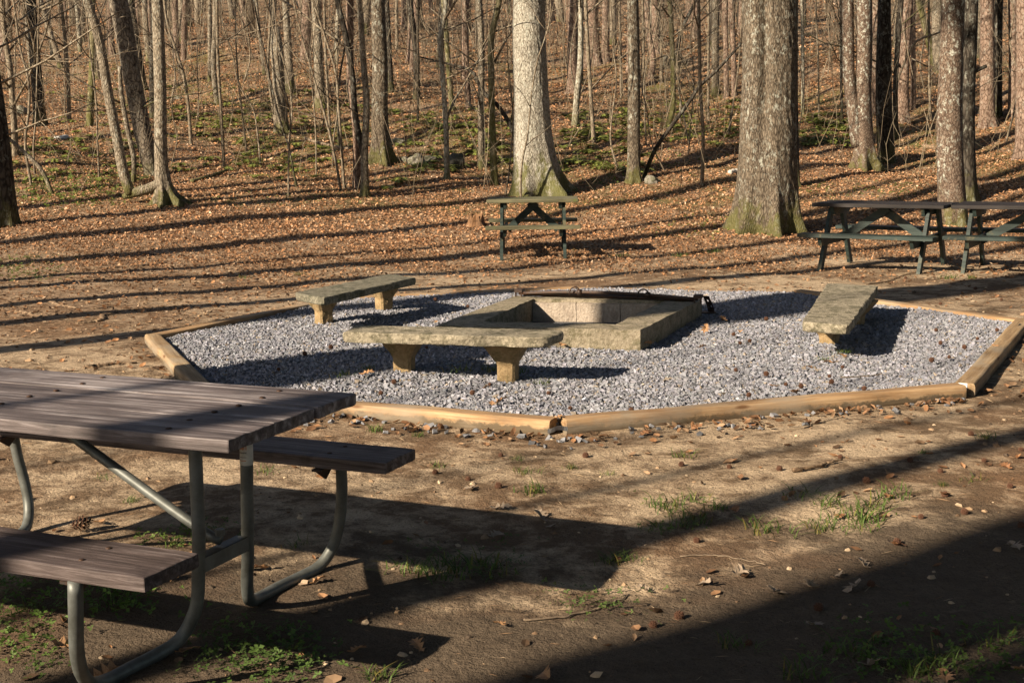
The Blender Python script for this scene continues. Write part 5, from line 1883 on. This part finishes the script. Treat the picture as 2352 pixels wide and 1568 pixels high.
for lb, pts, a_ in (
        ('long pale stick lying in front of the small wooden table', [(1112, 628), (1200, 622), (1290, 618), (1345, 600), (1385, 598), (1400, 615)], .010),
        ('thin stick lying across the shaded dirt at the bottom', [(1200, 1428), (1300, 1418), (1370, 1400), (1440, 1370)], .007),
        ('reddish stick on the dirt right of the table shadow', [(1565, 1278), (1640, 1276), (1760, 1298)], .005),
        ('grey stick in the leaves behind the small wooden table', [(1535, 478), (1590, 462), (1650, 440)], .022),
        ('forked looking twig on the dirt below the long front timber', [(1845, 985), (1870, 975), (1935, 960)], .006),
        ('dark stick in front of the dark table pair', [(1990, 655), (2060, 640), (2120, 620)], .012),
        ('dark bark strip on the dirt at the lower right', [(1820, 1085), (1870, 1078), (1930, 1060)], .016),
        ('stick on the gravel near the right end of the front timber', [(1930, 893), (1985, 890), (2030, 885)], .007)):
    o = lying('fallen_stick', lb, 'stick', pts, a_ * .6, a_ * .35, M_STICKW_ if 'dark' not in lb else M_ROOT, None, lift=a_ * .8 + (.065 if 'gravel' in lb else 0), seg=6, wob=.006)
lying('fallen_log', 'white weathered log lying in the leaves left of the big furrowed tree', 'log', [(1676, 401), (1695, 398), (1716, 400)], .05, .045, simple('bleached_wood', (.6, .55, .48), .8), None, .04)
lying('fallen_log', 'dark fallen log in the leaves right of the two stemmed red brown tree', 'log', [(2120, 338), (2160, 345), (2210, 352)], .05, .035, M_ROOT, None, .03)
lying('fallen_log', 'grey fallen branch on the left slope among the saplings', 'log', [(440, 420), (470, 412), (520, 395)], .04, .03, MB_OAK, None, .03)
lying('fallen_log', 'pale fallen branch on the slope above the mossy rocks', 'log', [(700, 320), (760, 338), (800, 345)], .035, .03, M_STICKW_, None, .03)
lying('fallen_log', 'dark fallen limb on the slope between the low forked tree and the left edge', 'log', [(255, 352), (285, 346), (310, 338)], .06, .05, MB_DARK, None, .04)


def rock(label, px, py, wpx, hfac, mat, seed):
    B = hit(px, py)
    s = wpx / 2 / FPX * B[1]
    bm = bmesh.new()
    bmesh.ops.create_icosphere(bm, subdivisions=4, radius=1)
    for v in bm.verts:
        n1 = mnoise.noise(v.co * 1.1 + Vector((seed, 0, 0)))
        n2 = mnoise.noise(v.co * 3 + Vector((0, seed, 0)))
        v.co *= 1 + .4 * n1 + .13 * n2
        v.co.z *= hfac
    bmesh.ops.scale(bm, vec=(s, s * .8, s), verts=bm.verts)
    o = bobj('rock', bm, mat, None, (B[0], B[1], B[2] + s * hfac * .35), (0, 0, seed), True)
    tag(o, label, 'rock')


rock('mossy boulder, biggest of the rock pile beside the flared oak', 958, 378, 46, .8, M_ROCK, 1)
rock('small pale rock at the left of the rock pile beside the flared oak', 930, 372, 24, .8, M_ROCK, 2)
rock('dark flat rock right of the mossy boulder', 986, 372, 36, .6, M_ROCKD, 3)
rock('dark pointed rock behind the white lichen spotted tree', 1045, 384, 60, .75, M_ROCKD, 4)
rock('pale flat rock behind the rock pile, above the boulder', 912, 330, 50, .35, M_ROCK, 5)
rock('small mossy rock at the foot of the straight grey oak', 1497, 420, 34, .7, M_ROCK, 6)
rock('white flat rock on the left slope', 146, 318, 36, .3, simple('white_rock', (.5, .49, .46), .8, 0, .3, 15), 7)
rock('mossy rock at the far left of the slope', 48, 262, 44, .6, M_ROCK, 8)
rock('dark boulder high on the slope behind the kinked tree', 1548, 150, 60, .7, M_ROCKD, 9)
rock('pale stone on the slope right of the low forked tree', 410, 228, 22, .4, M_ROCK, 10)
rock('small reddish stone on the dirt below the right end of the front timber', 2072, 923, 20, .6, simple('red_stone', (.34, .16, .08), .8), 11)
rock('small pale stone on the dirt below the long front timber', 1555, 985, 16, .6, simple('pale_stone', (.5, .45, .38), .8), 12)

# stump
B = hit(1094, 520)
bm = bmesh.new()
n = 28
rings = []
for z_, r_ in ((-.05, .17), (.02, .15), (.07, .125), (.13, .12), (.15, .115)):
    rings.append([bm.verts.new(((r_ + .02 * math.sin(5 * q * 6.28 / n) * (1 if z_ < .05 else .4) + rr.gauss(0, .004)) * math.cos(q * 6.283 / n), (r_ + .02 * math.sin(5 * q * 6.28 / n)) * math.sin(q * 6.283 / n), z_ + (rr.gauss(0, .035) if z_ > .12 else 0))) for q in range(n)])
for r0, r1 in zip(rings, rings[1:]):
    for k in range(n): bm.faces.new((r0[k], r0[(k + 1) % n], r1[(k + 1) % n], r1[k]))
bm.faces.new(rings[-1])
tag(bobj('tree_stump', bm, simple('cut_stump', (.25, .13, .06), .9, 0, .8, 9, (.07, .04, .022)), None, B), 'low jagged orange stump left of the small wooden table', 'stump')
